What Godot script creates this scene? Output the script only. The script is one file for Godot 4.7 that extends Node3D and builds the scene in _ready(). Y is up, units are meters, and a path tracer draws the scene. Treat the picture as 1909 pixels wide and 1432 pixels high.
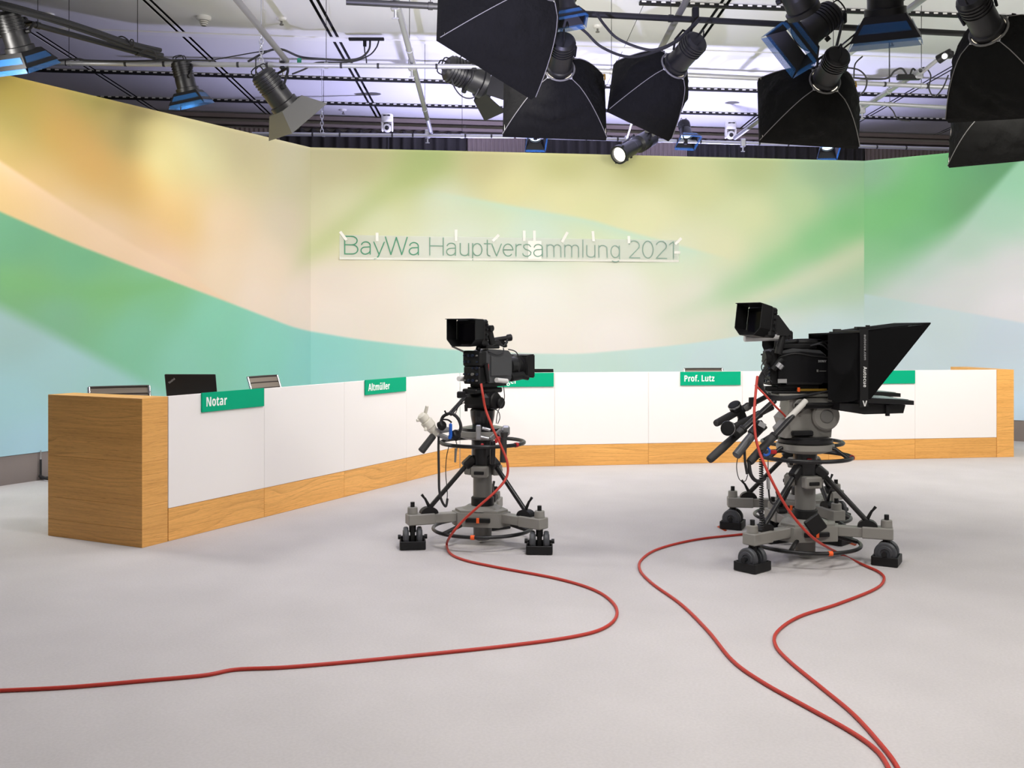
extends Node3D
# A television studio set for a shareholders' meeting: printed set walls, an angled desk, three pedestal cameras, a lighting grid.
# All lengths below are drawn at 1 : K and scaled to metres by K when they are committed.
const K := 0.855

class MB:
	# collects triangles for one mesh
	var v := PackedVector3Array()
	var n := PackedVector3Array()
	var u := PackedVector2Array()
	var xf := Transform3D()

	func tri(a: Vector3, b: Vector3, c: Vector3, na: Vector3, nb: Vector3, nc: Vector3, ua := Vector2.ZERO, ub := Vector2.ZERO, uc := Vector2.ZERO) -> void:
		if (b - a).cross(c - a).dot(na + nb + nc) > 0.0:
			var t := b
			b = c
			c = t
			t = nb
			nb = nc
			nc = t
			var s := ub
			ub = uc
			uc = s
		for p in [a, b, c]:
			v.append(xf * p)
		for p in [na, nb, nc]:
			n.append((xf.basis * p).normalized())
		u.append(ua)
		u.append(ub)
		u.append(uc)

	func quad(a: Vector3, b: Vector3, c: Vector3, d: Vector3, out: Vector3) -> void:
		var m := (c - a).cross(d - b)
		if m.length() < 1e-12:
			return
		m = m.normalized()
		if m.dot(out) < 0.0:
			m = -m
		tri(a, b, c, m, m, m)
		tri(a, c, d, m, m, m)

	func box(c: Vector3, s: Vector3, bevel := 0.0, turn := Basis()) -> MB:
		# a box with chamfered edges
		var h := s * 0.5
		var b: float = minf(bevel, 0.45 * minf(s.x, minf(s.y, s.z)))
		var axes := [turn.x, turn.y, turn.z]
		var hs := [h.x, h.y, h.z]
		var cn := func(sx: float, sy: float, sz: float, k: int) -> Vector3:
			# corner, on the face across axis k
			var q := [sx, sy, sz]
			var p := c
			for i in 3:
				p += axes[i] * (q[i] * (hs[i] - (0.0 if i == k else b)))
			return p
		for k in 3:
			for sg in [-1.0, 1.0]:
				var q := []
				for e in [[-1.0, -1.0], [1.0, -1.0], [1.0, 1.0], [-1.0, 1.0]]:
					var w := [0.0, 0.0, 0.0]
					w[k] = sg
					w[(k + 1) % 3] = e[0]
					w[(k + 2) % 3] = e[1]
					q.append(cn.call(w[0], w[1], w[2], k))
				quad(q[0], q[1], q[2], q[3], axes[k] * sg)
		if b > 0.0:
			for k in 3:
				var k1 := (k + 1) % 3
				var k2 := (k + 2) % 3
				for s1 in [-1.0, 1.0]:
					for s2 in [-1.0, 1.0]:
						var w := [0.0, 0.0, 0.0]
						w[k1] = s1
						w[k2] = s2
						w[k] = -1.0
						var a0: Vector3 = cn.call(w[0], w[1], w[2], k1)
						var a1: Vector3 = cn.call(w[0], w[1], w[2], k2)
						w[k] = 1.0
						var b0: Vector3 = cn.call(w[0], w[1], w[2], k1)
						var b1: Vector3 = cn.call(w[0], w[1], w[2], k2)
						quad(a0, b0, b1, a1, axes[k1] * s1 + axes[k2] * s2)
			for sx in [-1.0, 1.0]:
				for sy in [-1.0, 1.0]:
					for sz in [-1.0, 1.0]:
						var o: Vector3 = (axes[0] * sx + axes[1] * sy + axes[2] * sz).normalized()
						tri(cn.call(sx, sy, sz, 0), cn.call(sx, sy, sz, 1), cn.call(sx, sy, sz, 2), o, o, o)
		return self

	static func side(d: Vector3) -> Vector3:
		return d.cross(Vector3.UP if absf(d.y) < 0.95 else Vector3.RIGHT).normalized()

	func lathe(at: Vector3, dir: Vector3, profile: Array, seg := 20, smooth := false) -> MB:
		# profile: [radius, distance along dir]
		var d := dir.normalized()
		var e := side(d)
		var f := d.cross(e)
		for i in profile.size() - 1:
			var r0: float = profile[i][0]
			var h0: float = profile[i][1]
			var r1: float = profile[i + 1][0]
			var h1: float = profile[i + 1][1]
			var k := Vector2(h1 - h0, r0 - r1)
			if k.length() < 1e-9:
				continue
			k = k.normalized()
			for j in seg:
				var a0 := TAU * j / seg
				var a1 := TAU * (j + 1) / seg
				var o0 := e * cos(a0) + f * sin(a0)
				var o1 := e * cos(a1) + f * sin(a1)
				var p00 := at + d * h0 + o0 * r0
				var p01 := at + d * h0 + o1 * r0
				var p10 := at + d * h1 + o0 * r1
				var p11 := at + d * h1 + o1 * r1
				var n0 := o0 * k.x + d * k.y
				var n1 := o1 * k.x + d * k.y
				if r0 > 1e-6:
					tri(p00, p01, p11, n0, n1, n1)
				if r1 > 1e-6:
					tri(p00, p11, p10, n0, n1, n0)
		return self

	func cyl(a: Vector3, b: Vector3, r0: float, r1 := -1.0, seg := 16, bev := 0.0) -> MB:
		if r1 < 0.0:
			r1 = r0
		var l := (b - a).length()
		if bev > 0.0:
			return lathe(a, b - a, [[0.0, 0.0], [r0 - bev, 0.0], [r0, bev], [r1, l - bev], [r1 - bev, l], [0.0, l]], seg)
		return lathe(a, b - a, [[0.0, 0.0], [r0, 0.0], [r1, l], [0.0, l]], seg)

	func pipe(a: Vector3, b: Vector3, r: float, wall: float, seg := 16) -> MB:
		var l := (b - a).length()
		return lathe(a, b - a, [[r - wall, 0.0], [r, 0.0], [r, l], [r - wall, l], [r - wall, 0.0]], seg)

	func torus(c: Vector3, axis: Vector3, R: float, r: float, seg := 48, ring := 10, from := 0.0, to := TAU) -> MB:
		var d := axis.normalized()
		var e := side(d)
		var f := d.cross(e)
		var pts := []
		for j in seg + 1:
			var a := from + (to - from) * j / seg
			pts.append(c + (e * cos(a) + f * sin(a)) * R)
		return sweep(pts, r, ring)

	static func curve(pts: Array, per := 8) -> Array:
		# a smooth line through the points
		var out := []
		var m := pts.size()
		for i in m - 1:
			var p0: Vector3 = pts[maxi(i - 1, 0)]
			var p1: Vector3 = pts[i]
			var p2: Vector3 = pts[i + 1]
			var p3: Vector3 = pts[mini(i + 2, m - 1)]
			for j in per:
				out.append(p1.cubic_interpolate(p2, p0, p3, float(j) / per))
		out.append(pts[m - 1])
		return out

	func sweep(pts: Array, r: float, ring := 8, r_end := -1.0) -> MB:
		var m := pts.size()
		var prev := Vector3.ZERO
		var rows := []
		var norms := []
		var e := Vector3.ZERO
		for i in m:
			var a: Vector3 = pts[maxi(i - 1, 0)]
			var b: Vector3 = pts[mini(i + 1, m - 1)]
			var d := (b - a).normalized()
			if i == 0:
				e = side(d)
			else:
				e = (e - d * e.dot(d)).normalized()
			var f := d.cross(e)
			var rr := r if r_end < 0.0 else lerpf(r, r_end, float(i) / (m - 1))
			var row := []
			var nn := []
			for j in ring:
				var an := TAU * j / ring
				var o := e * cos(an) + f * sin(an)
				nn.append(o)
				row.append(pts[i] + o * rr)
			rows.append(row)
			norms.append(nn)
			prev = d
		for i in m - 1:
			for j in ring:
				var j2 := (j + 1) % ring
				tri(rows[i][j], rows[i][j2], rows[i + 1][j2], norms[i][j], norms[i][j2], norms[i + 1][j2])
				tri(rows[i][j], rows[i + 1][j2], rows[i + 1][j], norms[i][j], norms[i + 1][j2], norms[i + 1][j])
		for end in [0, m - 1]:
			var q: Vector3 = pts[1 if end == 0 else m - 2]
			var o: Vector3 = (pts[end] - q).normalized()
			for j in ring:
				tri(pts[end], rows[end][j], rows[end][(j + 1) % ring], o, o, o)
		return self

	func prism(poly: Array, o: Vector3, ex: Vector3, ey: Vector3, depth: Vector3) -> MB:
		# an outline in the plane (ex, ey) at o, extruded by depth
		var p2 := PackedVector2Array()
		for p in poly:
			p2.append(p if p is Vector2 else Vector2(p[0], p[1]))
		var idx := Geometry2D.triangulate_polygon(p2)
		var dn := depth.normalized()
		var at := func(q: Vector2) -> Vector3:
			return o + ex * q.x + ey * q.y
		for i in range(0, idx.size(), 3):
			var a: Vector3 = at.call(p2[idx[i]])
			var b: Vector3 = at.call(p2[idx[i + 1]])
			var c: Vector3 = at.call(p2[idx[i + 2]])
			tri(a, b, c, -dn, -dn, -dn)
			tri(a + depth, b + depth, c + depth, dn, dn, dn)
		var area := 0.0
		for i in p2.size():
			area += p2[i].cross(p2[(i + 1) % p2.size()])
		for i in p2.size():
			var q0 := p2[i]
			var q1 := p2[(i + 1) % p2.size()]
			var t := q1 - q0
			var o2 := Vector2(t.y, -t.x) * signf(area)
			var a: Vector3 = at.call(q0)
			var b: Vector3 = at.call(q1)
			quad(a, b, b + depth, a + depth, ex * o2.x + ey * o2.y)
		return self

	func sheet(a: Vector3, b: Vector3, c: Vector3, d: Vector3, thick: float) -> MB:
		# a flat plate with corners a, b, c, d, extruded along its normal
		var m := (b - a).cross(d - a).normalized() * thick
		quad(a, b, c, d, -m)
		quad(a + m, b + m, c + m, d + m, m)
		var q := [a, b, c, d]
		var mid := (a + b + c + d) / 4.0
		for i in 4:
			var p: Vector3 = q[i]
			var r: Vector3 = q[(i + 1) % 4]
			quad(p, r, r + m, p + m, (p + r) / 2.0 - mid)
		return self

	func grid(rows: Array, out: Vector3, closed := false) -> MB:
		# a smooth surface through rows of points; normals point along out where they can
		var m := rows.size()
		var w: int = rows[0].size()
		var nn := []
		for i in m:
			var line := []
			for j in w:
				var du: Vector3 = rows[i][mini(j + 1, w - 1)] - rows[i][maxi(j - 1, 0)]
				var dv: Vector3 = rows[mini(i + 1, m - 1)][j] - rows[maxi(i - 1, 0)][j]
				var q := du.cross(dv).normalized()
				line.append(q if q.dot(out) >= 0.0 else -q)
			nn.append(line)
		for i in m - 1:
			for j in w - 1:
				tri(rows[i][j], rows[i][j + 1], rows[i + 1][j + 1], nn[i][j], nn[i][j + 1], nn[i + 1][j + 1])
				tri(rows[i][j], rows[i + 1][j + 1], rows[i + 1][j], nn[i][j], nn[i + 1][j + 1], nn[i + 1][j])
		return self

	func mesh() -> ArrayMesh:
		var a := []
		a.resize(Mesh.ARRAY_MAX)
		var w := PackedVector3Array()
		w.resize(v.size())
		for i in v.size():
			w[i] = v[i] * K
		a[Mesh.ARRAY_VERTEX] = w
		a[Mesh.ARRAY_NORMAL] = n
		a[Mesh.ARRAY_TEX_UV] = u
		var m := ArrayMesh.new()
		m.add_surface_from_arrays(Mesh.PRIMITIVE_TRIANGLES, a)
		return m

var M := {}
var used := {}
var bold: SystemFont

func numbered(called: String) -> String:
	if not used.has(called):
		used[called] = 0
		return called
	used[called] += 1
	return "%s_%03d" % [called, used[called]]

func tag(o: Node3D, label: String, category: String, group := "", kind := "") -> Node3D:
	o.set_meta("label", label)
	if category:
		o.set_meta("category", category)
	if group:
		o.set_meta("group", group)
	if kind:
		o.set_meta("kind", kind)
	return o

func thing(called: String, at: Vector3, label: String, category: String, group := "", turn := 0.0) -> Node3D:
	var o := Node3D.new()
	o.name = numbered(called)
	add_child(o)
	o.position = at * K
	o.rotation.y = turn
	tag(o, label, category, group)
	return o

func part(called: String, mb: MB, m: Material, parent: Node3D, at := Vector3.ZERO) -> MeshInstance3D:
	var o := MeshInstance3D.new()
	o.name = called
	o.mesh = mb.mesh()
	o.material_override = m
	o.position = at * K
	parent.add_child(o, true)
	return o

func solo(called: String, mb: MB, m: Material, label: String, category: String, group := "", kind := "") -> MeshInstance3D:
	# a thing that is one mesh
	var o := MeshInstance3D.new()
	o.name = numbered(called)
	o.mesh = mb.mesh()
	o.material_override = m
	add_child(o)
	tag(o, label, category, group, kind)
	return o

func structure(called: String, mb: MB, m: Material, label: String) -> MeshInstance3D:
	return solo(called, mb, m, label, called.get_slice("_", 0), "", "structure")

func copy(o: Node3D, at: Vector3, label: String, turn := 0.0) -> Node3D:
	var c: Node3D = o.duplicate()
	c.name = numbered(String(o.name).rstrip("0123456789").rstrip("_"))
	add_child(c)
	c.position = at * K
	c.rotation.y = turn
	c.set_meta("label", label)
	return c

func lettering(said: String, o: Vector3, right: Vector3, up: Vector3, height: float, width: float, m: Material, parent: Node3D, font: Font = null) -> void:
	# raised letters: o is the left end of the base line, height the height of a capital
	var t := TextMesh.new()
	t.text = said
	t.font = font if font else bold
	t.font_size = 64
	t.pixel_size = 0.01
	t.depth = 0.01
	t.curve_step = 2.0
	t.horizontal_alignment = HORIZONTAL_ALIGNMENT_LEFT
	var probe := TextMesh.new()
	probe.text = "H"
	probe.font = t.font
	probe.font_size = 64
	probe.pixel_size = 0.01
	var cap := probe.get_aabb()
	var all := t.get_aabb()
	var sy := height / cap.size.y
	var sx := width / all.size.x if width > 0.0 else sy
	var out := right.cross(up)
	var node := MeshInstance3D.new()
	node.name = "lettering"
	node.mesh = t
	node.material_override = m
	var b := Basis(right * sx * K, up * sy * K, out * 0.2 * K)
	node.transform = Transform3D(b, o * K - b * Vector3(all.position.x, cap.position.y, 0.0))
	parent.add_child(node, true)

func paint(called: String, c: Color, rough := 0.6, metal := 0.0) -> StandardMaterial3D:
	var m := StandardMaterial3D.new()
	m.resource_name = called
	m.albedo_color = c
	m.roughness = rough
	m.metallic = metal
	M[called] = m
	return m

func rgb(r: float, g: float, b: float) -> Color:
	return Color(r / 255.0, g / 255.0, b / 255.0)

func noise_tex(freq: float, size: int, lo: Color, hi: Color, octaves := 4, sd := 1, normal := 0.0) -> NoiseTexture2D:
	var f := FastNoiseLite.new()
	f.seed = sd
	f.frequency = freq
	f.fractal_octaves = octaves
	var t := NoiseTexture2D.new()
	t.width = size
	t.height = size
	t.seamless = true
	t.noise = f
	if normal > 0.0:
		t.as_normal_map = true
		t.bump_strength = normal
	else:
		var g := Gradient.new()
		g.set_color(0, lo)
		g.set_color(1, hi)
		t.color_ramp = g
	return t

func wood_image(sd: int) -> ImageTexture:
	# oak veneer: fine grain along u, faint cathedral figure in places
	var w := 512
	var h := 512
	var im := Image.create(w, h, false, Image.FORMAT_RGB8)
	var f := FastNoiseLite.new()
	f.seed = sd
	f.frequency = 1.0
	f.fractal_octaves = 3
	for y in h:
		for x in w:
			var uu := TAU * x / w
			var cx := cos(uu) * 0.5
			var cy := sin(uu) * 0.5
			var q := float(y) / h
			var tone := f.get_noise_3d(cx * 0.5, cy * 0.5 + 30.0, q * 4.0)
			var warp := f.get_noise_3d(cx * 0.26, cy * 0.26, q * 1.3)
			var phase := fposmod(q * 16.0 + warp * 5.0, 1.0)
			var ring := pow(phase, 5.0) * smoothstep(-0.1, 0.35, tone)
			var fine := f.get_noise_3d(cx * 1.4 + 9.0, cy * 1.4, q * 120.0)
			var pores := f.get_noise_3d(cx * 7.0, cy * 7.0 + 4.0, q * 260.0)
			var k := 0.93 - 0.10 * ring + 0.08 * fine + 0.07 * tone
			if pores > 0.2:
				k -= 0.30 * (pores - 0.2)
			k = clampf(k, 0.4, 1.0)
			im.set_pixel(x, y, Color(k, pow(k, 1.2), pow(k, 1.6)))
	return ImageTexture.create_from_image(im)

func wood(called: String, c: Color, sd_tex: Texture2D, offset: Vector3) -> StandardMaterial3D:
	var m := paint(called, c, 0.45)
	m.albedo_texture = sd_tex
	m.uv1_triplanar = true
	m.uv1_triplanar_sharpness = 8.0
	m.uv1_scale = Vector3(0.42, 1.5, 0.42)
	m.uv1_offset = offset
	m.heightmap_enabled = false
	return m

func materials() -> void:
	bold = SystemFont.new()
	bold.font_names = PackedStringArray(["Droid Sans"])
	bold.font_weight = 700
	paint("black", rgb(22, 22, 23), 0.5).metallic_specular = 0.4
	paint("black_gloss", rgb(24, 24, 26), 0.25)
	paint("black_satin", rgb(25, 25, 26), 0.4)
	paint("rubber", rgb(38, 38, 40), 0.75)
	paint("grip", rgb(46, 45, 45), 0.65)
	paint("tyre", rgb(66, 68, 72), 0.5)
	paint("body_grey", rgb(70, 71, 73), 0.42)
	var f := paint("fabric", rgb(21, 21, 20), 0.85)
	f.metallic_specular = 0.25
	f.normal_enabled = true
	f.normal_texture = noise_tex(0.02, 256, Color.BLACK, Color.WHITE, 3, 5, 6.0)
	f.normal_scale = 0.9
	f.uv1_triplanar = true
	f.uv1_scale = Vector3.ONE * 3.0
	paint("hood_cloth", rgb(16, 16, 17), 0.8).metallic_specular = 0.2
	paint("lining", rgb(225, 225, 222), 0.7)
	paint("piping", rgb(128, 126, 122), 0.7)
	paint("strap", rgb(150, 150, 150), 0.8)
	paint("grey_cast", rgb(138, 136, 130), 0.5)
	paint("grey_dark", rgb(112, 111, 107), 0.5)
	paint("grey_light", rgb(205, 203, 196), 0.5)
	paint("white_plastic", rgb(225, 224, 221), 0.4)
	paint("ivory", rgb(226, 222, 208), 0.5)
	paint("steel", rgb(190, 191, 194), 0.35, 0.85)
	paint("aluminium", rgb(172, 173, 176), 0.42, 0.6)
	paint("chrome", rgb(225, 225, 228), 0.12, 1.0)
	paint("dark_pipe", rgb(30, 30, 30), 0.5)
	paint("red_cable", rgb(186, 54, 40), 0.55)
	paint("red", rgb(178, 30, 34), 0.5)
	paint("orange", rgb(255, 104, 40), 0.6)
	paint("blue_plastic", rgb(28, 92, 190), 0.4)
	paint("green_plastic", rgb(40, 130, 100), 0.5)
	paint("desk_white", rgb(240, 236, 233), 0.5)
	paint("desk_inside", rgb(215, 210, 204), 0.6)
	paint("sign_green", rgb(0, 166, 122), 0.7).metallic_specular = 0.25
	paint("sign_letter", rgb(250, 250, 248), 0.5)
	paint("letter_green", rgb(70, 150, 112), 0.6)
	paint("letter_grey", rgb(118, 158, 134), 0.6)
	paint("letter_pale", rgb(138, 166, 150), 0.6)
	paint("tape_white", rgb(245, 243, 232), 0.6)
	paint("set_edge", rgb(120, 118, 112), 0.7)
	paint("plinth", rgb(136, 126, 122), 0.6)
	paint("mesh_black", rgb(60, 52, 48), 0.8)
	paint("mesh_brown", rgb(128, 118, 106), 0.8)
	paint("curtain", rgb(52, 50, 50), 0.9)
	paint("slat_grey", rgb(128, 116, 112), 0.8)
	paint("wall_grey", rgb(150, 145, 142), 0.8)
	paint("ceiling_white", rgb(228, 228, 228), 0.7)
	paint("ceiling_void", rgb(26, 26, 27), 0.9)
	paint("bead", rgb(232, 232, 230), 0.6)
	paint("screen", rgb(16, 15, 24), 0.15)
	paint("tray_glass", rgb(120, 128, 132), 0.2)
	paint("board_dark", rgb(26, 34, 52), 0.4)
	paint("brass", rgb(190, 150, 60), 0.4, 0.7)
	paint("flap_grey", rgb(98, 98, 93), 0.45, 0.3)
	var gel := paint("blue_gel", Color(0.20, 0.42, 0.64, 0.5), 0.3)
	gel.transparency = BaseMaterial3D.TRANSPARENCY_ALPHA
	gel.backlight_enabled = true
	gel.backlight = Color(0.2, 0.4, 0.6)
	var film := paint("film", Color(0.90, 0.915, 0.87, 0.58), 0.4)
	film.transparency = BaseMaterial3D.TRANSPARENCY_ALPHA
	var lamp := paint("lamp_lens", rgb(255, 252, 240), 0.3)
	lamp.emission_enabled = true
	lamp.emission = Color(1.0, 0.97, 0.9)
	lamp.emission_energy_multiplier = 2.2
	var cool := paint("lamp_cool", rgb(240, 248, 255), 0.3)
	cool.emission_enabled = true
	cool.emission = Color(0.85, 0.93, 1.0)
	cool.emission_energy_multiplier = 2.0
	var dim := paint("lamp_off", rgb(150, 150, 152), 0.15)
	dim.clearcoat_enabled = true
	var dif := paint("diffuser_lamp", rgb(245, 243, 238), 0.6)
	dif.emission_enabled = true
	dif.emission = Color(1.0, 0.95, 0.88)
	dif.emission_energy_multiplier = 1.6
	# carpet
	var c := paint("carpet", rgb(203, 199, 198), 0.95)
	c.albedo_texture = noise_tex(0.008, 512, Color(0.955, 0.955, 0.955), Color(1, 1, 1), 5, 11)
	c.uv1_triplanar = true
	c.uv1_world_triplanar = true
	c.uv1_scale = Vector3.ONE * 0.35
	c.detail_enabled = true
	c.detail_blend_mode = BaseMaterial3D.BLEND_MODE_MUL
	c.detail_albedo = noise_tex(0.09, 512, Color(0.95, 0.95, 0.95), Color(1, 1, 1), 3, 12)
	c.detail_uv_layer = BaseMaterial3D.DETAIL_UV_2
	c.uv2_triplanar = true
	c.uv2_world_triplanar = true
	c.uv2_scale = Vector3.ONE * 1.4
	var oak := wood_image(4)
	var oak2 := wood_image(9)
	for k in 6:
		var tone: float = [1.0, 0.965, 1.03, 0.985, 1.015, 0.975][k]
		wood("oak_%d" % k, Color(0.97 * tone, 0.73 * tone, 0.41 * tone).clamp(), oak if k % 2 == 0 else oak2, Vector3(0.37 * k, 0.23 * k, 0.51 * k))

const MURAL_COLOURS := {
	"upper": [[-4.36, 3.84, 190, 168, 72], [-3.95, 3.77, 195, 172, 90], [-3.58, 3.98, 172, 165, 88], [-4.36, 3.48, 172, 160, 88], [-3.83, 3.52, 205, 165, 82], [-3.38, 3.26, 215, 170, 92], [-4.36, 3.20, 198, 172, 104], [-2.90, 3.16, 216, 180, 106], [-4.13, 2.92, 222, 187, 126], [-3.77, 2.66, 226, 197, 152], [-3.04, 3.52, 185, 172, 108], [-2.53, 3.39, 206, 195, 136], [-1.90, 3.61, 222, 215, 160], [-1.10, 3.60, 210, 200, 152], [-0.31, 3.50, 208, 202, 165], [-2.30, 2.81, 222, 191, 132], [-2.53, 2.48, 226, 191, 146], [-1.55, 2.69, 231, 206, 170], [-0.41, 2.86, 220, 206, 180], [-0.81, 2.27, 236, 216, 190], [-0.20, 1.88, 236, 221, 205], [-1.55, 2.17, 236, 213, 182], [-3.25, 2.49, 231, 202, 166], [-2.53, 2.24, 236, 206, 181], [-1.00, 1.93, 240, 221, 201], [0.29, 3.69, 205, 200, 155], [0.72, 3.77, 196, 192, 140], [1.59, 3.79, 168, 184, 112], [1.37, 3.57, 182, 194, 122], [2.33, 3.74, 198, 192, 135], [3.45, 3.76, 194, 194, 130], [0.43, 3.19, 219, 219, 176], [0.86, 3.05, 216, 221, 181], [0.15, 2.68, 212, 213, 168], [1.01, 3.34, 206, 212, 152], [1.74, 3.28, 216, 221, 191], [1.96, 2.70, 216, 223, 201], [2.70, 3.45, 222, 217, 157], [3.45, 3.32, 226, 223, 166], [3.07, 2.79, 212, 226, 206], [3.83, 3.25, 223, 223, 166], [4.60, 3.11, 226, 226, 176], [5.38, 3.58, 210, 214, 156], [4.60, 3.86, 196, 196, 132], [6.17, 3.82, 185, 198, 140], [7.39, 3.77, 160, 190, 145], [7.63, 3.86, 150, 188, 155], [6.17, 3.13, 216, 223, 171], [6.98, 3.30, 192, 216, 162], [7.55, 3.39, 166, 206, 161], [5.78, 2.67, 223, 223, 181], [6.57, 2.68, 197, 216, 167], [4.99, 2.51, 223, 226, 196], [7.71, 3.00, 132, 201, 132], [7.22, 2.69, 150, 206, 146], [6.57, 2.37, 186, 216, 171], [6.01, 2.14, 206, 216, 187], [7.47, 2.38, 206, 216, 182], [7.80, 2.54, 190, 216, 170], [6.98, 2.22, 201, 216, 191], [7.71, 2.07, 187, 211, 182], [7.80, 1.76, 191, 213, 201], [5.38, 1.91, 231, 226, 211], [4.21, 2.05, 236, 231, 221], [3.07, 1.90, 236, 233, 223], [1.59, 2.04, 229, 223, 211], [0.86, 1.89, 231, 219, 206], [0.29, 2.18, 226, 214, 201], [0.29, 1.67, 233, 221, 209], [3.07, 1.38, 241, 233, 223], [4.21, 1.38, 243, 236, 229], [1.96, 1.45, 239, 231, 219], [6.57, 1.68, 216, 223, 219], [7.39, 1.53, 206, 223, 223], [7.80, 1.29, 205, 224, 226]],
	"teal": [[-4.30, 2.40, 106, 168, 128], [-3.58, 2.24, 112, 178, 133], [-4.13, 1.89, 122, 178, 117], [-3.25, 1.86, 127, 188, 127], [-2.53, 1.94, 127, 192, 141], [-3.89, 1.68, 127, 183, 147], [-2.90, 1.46, 131, 197, 162], [-1.73, 1.46, 136, 206, 176], [-2.14, 1.09, 141, 206, 181], [-0.81, 1.18, 141, 211, 191], [-0.20, 0.96, 146, 211, 201], [0.29, 1.16, 141, 206, 196], [0.86, 1.09, 151, 209, 196], [1.59, 1.05, 166, 213, 201], [2.70, 1.01, 196, 223, 213], [3.83, 1.00, 201, 226, 216], [4.99, 1.11, 201, 229, 223], [6.17, 1.14, 206, 229, 229], [7.39, 1.14, 206, 226, 229], [5.38, 0.99, 206, 226, 229], [0.29, 0.95, 151, 209, 206], [8.18, 0.99, 204, 222, 228]],
	"blue": [[-4.30, 1.47, 162, 197, 192], [-3.89, 1.03, 167, 207, 207], [-4.30, 0.79, 167, 212, 217], [-4.13, 0.41, 172, 212, 227], [-3.25, 0.89, 162, 207, 202], [-2.76, 0.81, 155, 208, 200]],
	"green": [[8.11, 3.84, 140, 188, 145], [8.40, 3.89, 140, 200, 140], [8.69, 3.71, 118, 198, 122], [9.11, 3.75, 104, 176, 118], [9.59, 3.70, 98, 158, 112], [8.26, 3.14, 122, 197, 122], [8.55, 3.35, 117, 192, 117], [8.97, 3.24, 108, 180, 118], [9.25, 3.22, 105, 160, 112], [7.96, 2.38, 152, 202, 157], [8.55, 2.82, 122, 188, 132], [8.18, 2.53, 137, 197, 142], [7.92, 3.16, 132, 200, 132], [7.92, 3.78, 150, 188, 155]],
	"white": [[9.85, 3.46, 152, 207, 172], [9.65, 3.05, 167, 207, 182], [9.25, 2.63, 177, 207, 187], [8.69, 2.36, 187, 210, 197], [8.11, 2.07, 201, 213, 206], [9.25, 2.19, 211, 214, 214], [9.78, 2.32, 213, 213, 216], [9.78, 1.81, 222, 220, 225], [8.90, 1.97, 213, 215, 217]],
	"pale": [[8.11, 1.84, 191, 213, 209], [8.90, 1.53, 199, 216, 219], [9.78, 1.31, 196, 211, 223], [8.55, 1.15, 206, 223, 229], [9.85, 0.88, 201, 219, 231], [9.88, 0.45, 201, 226, 246], [7.92, 1.29, 205, 224, 226]],
}
const MURAL_EDGES := {
	"teal_edge": [[-4.47, 2.62], [-3.72, 2.39], [-3.15, 2.24], [-2.25, 2.01], [-1.57, 1.84], [-0.92, 1.67], [-0.30, 1.51], [0.00, 1.47], [0.55, 1.37], [1.25, 1.28], [1.85, 1.22], [2.93, 1.16], [3.68, 1.15], [4.41, 1.21], [4.97, 1.26], [5.47, 1.32], [5.82, 1.37], [6.65, 1.50], [7.80, 1.68]],
	"blue_edge": [[-4.47, 1.71], [-3.88, 1.44], [-2.79, 0.92], [-2.30, 0.69]],
	"ridge": [[-4.47, 3.09], [-3.88, 2.81], [-3.05, 2.45], [-2.09, 2.10], [-1.57, 1.85]],
	"mint_edge": [[1.37, 3.41], [2.18, 3.28], [3.03, 3.13], [3.83, 3.01], [4.41, 2.84], [5.17, 2.65], [6.01, 2.44]],
	"streak_lime": [[-0.61, 2.15], [0.15, 2.64], [0.58, 3.01], [1.01, 3.38], [1.44, 3.70], [1.88, 4.01]],
	"streak_green": [[4.44, 1.53], [5.30, 1.79], [6.17, 2.18], [6.98, 2.67], [7.55, 3.06], [7.89, 3.36]],
	"streak_pale": [[5.62, 1.68], [6.57, 2.03], [7.30, 2.34], [7.89, 2.62]],
	"streak_mint": [[5.62, 1.49], [6.57, 1.80], [7.30, 2.03], [7.89, 2.27]],
	"streak_orange": [[-4.24, 4.08], [-3.83, 3.66], [-3.38, 3.26], [-2.83, 2.96], [-2.22, 2.69], [-1.55, 2.49]],
	"streak_leaf": [[-4.47, 1.98], [-4.01, 1.92], [-3.51, 1.88], [-2.90, 1.93], [-2.30, 2.04], [-1.46, 2.14]],
	"white_edge": [[7.89, 2.17], [8.55, 2.56], [9.18, 2.95], [9.49, 3.31], [9.97, 3.83]],
	"pale_edge": [[7.89, 2.01], [8.61, 1.86], [9.24, 1.73], [9.97, 1.58]],
}

const MURAL_FROM := -8.0
const MURAL_TO := 13.5
const MURAL_LOW := 0.28
const MURAL_HIGH := 3.94
const CORNER_A := Vector3(-2.705, 0, -13.47)
const CORNER_B := Vector3(5.108, 0, -14.55)
const DESK_START := Vector3(-2.532, 0, -6.867)
const DESK_BEND := Vector3(-0.5636, 0, -10.81)
const DESK_END := Vector3(5.884, 0, -11.76)
const CEILING := 5.16

func _ready() -> void:
	view_and_light()
	materials()
	room()
	set_walls()
	build_desk()
	build_furniture()
	build_banner()
	build_pedestals()
	build_cables()
	build_grid()
	build_softboxes()
	build_lamps()
	build_small_rig()

func area_light(called: String, at: Vector3, towards: Vector3, size: Vector2, energy: float, c: Color, up := Vector3.UP) -> void:
	var l := AreaLight3D.new()
	l.name = called
	l.area_size = size * K
	l.light_energy = energy * K * K
	l.light_color = c
	l.shadow_enabled = true
	l.area_range = 40.0
	add_child(l, true)
	var d := towards.normalized()
	l.transform = Transform3D(Basis.looking_at(d, up if absf(d.dot(up)) < 0.98 else Vector3.RIGHT), at * K)

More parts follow.
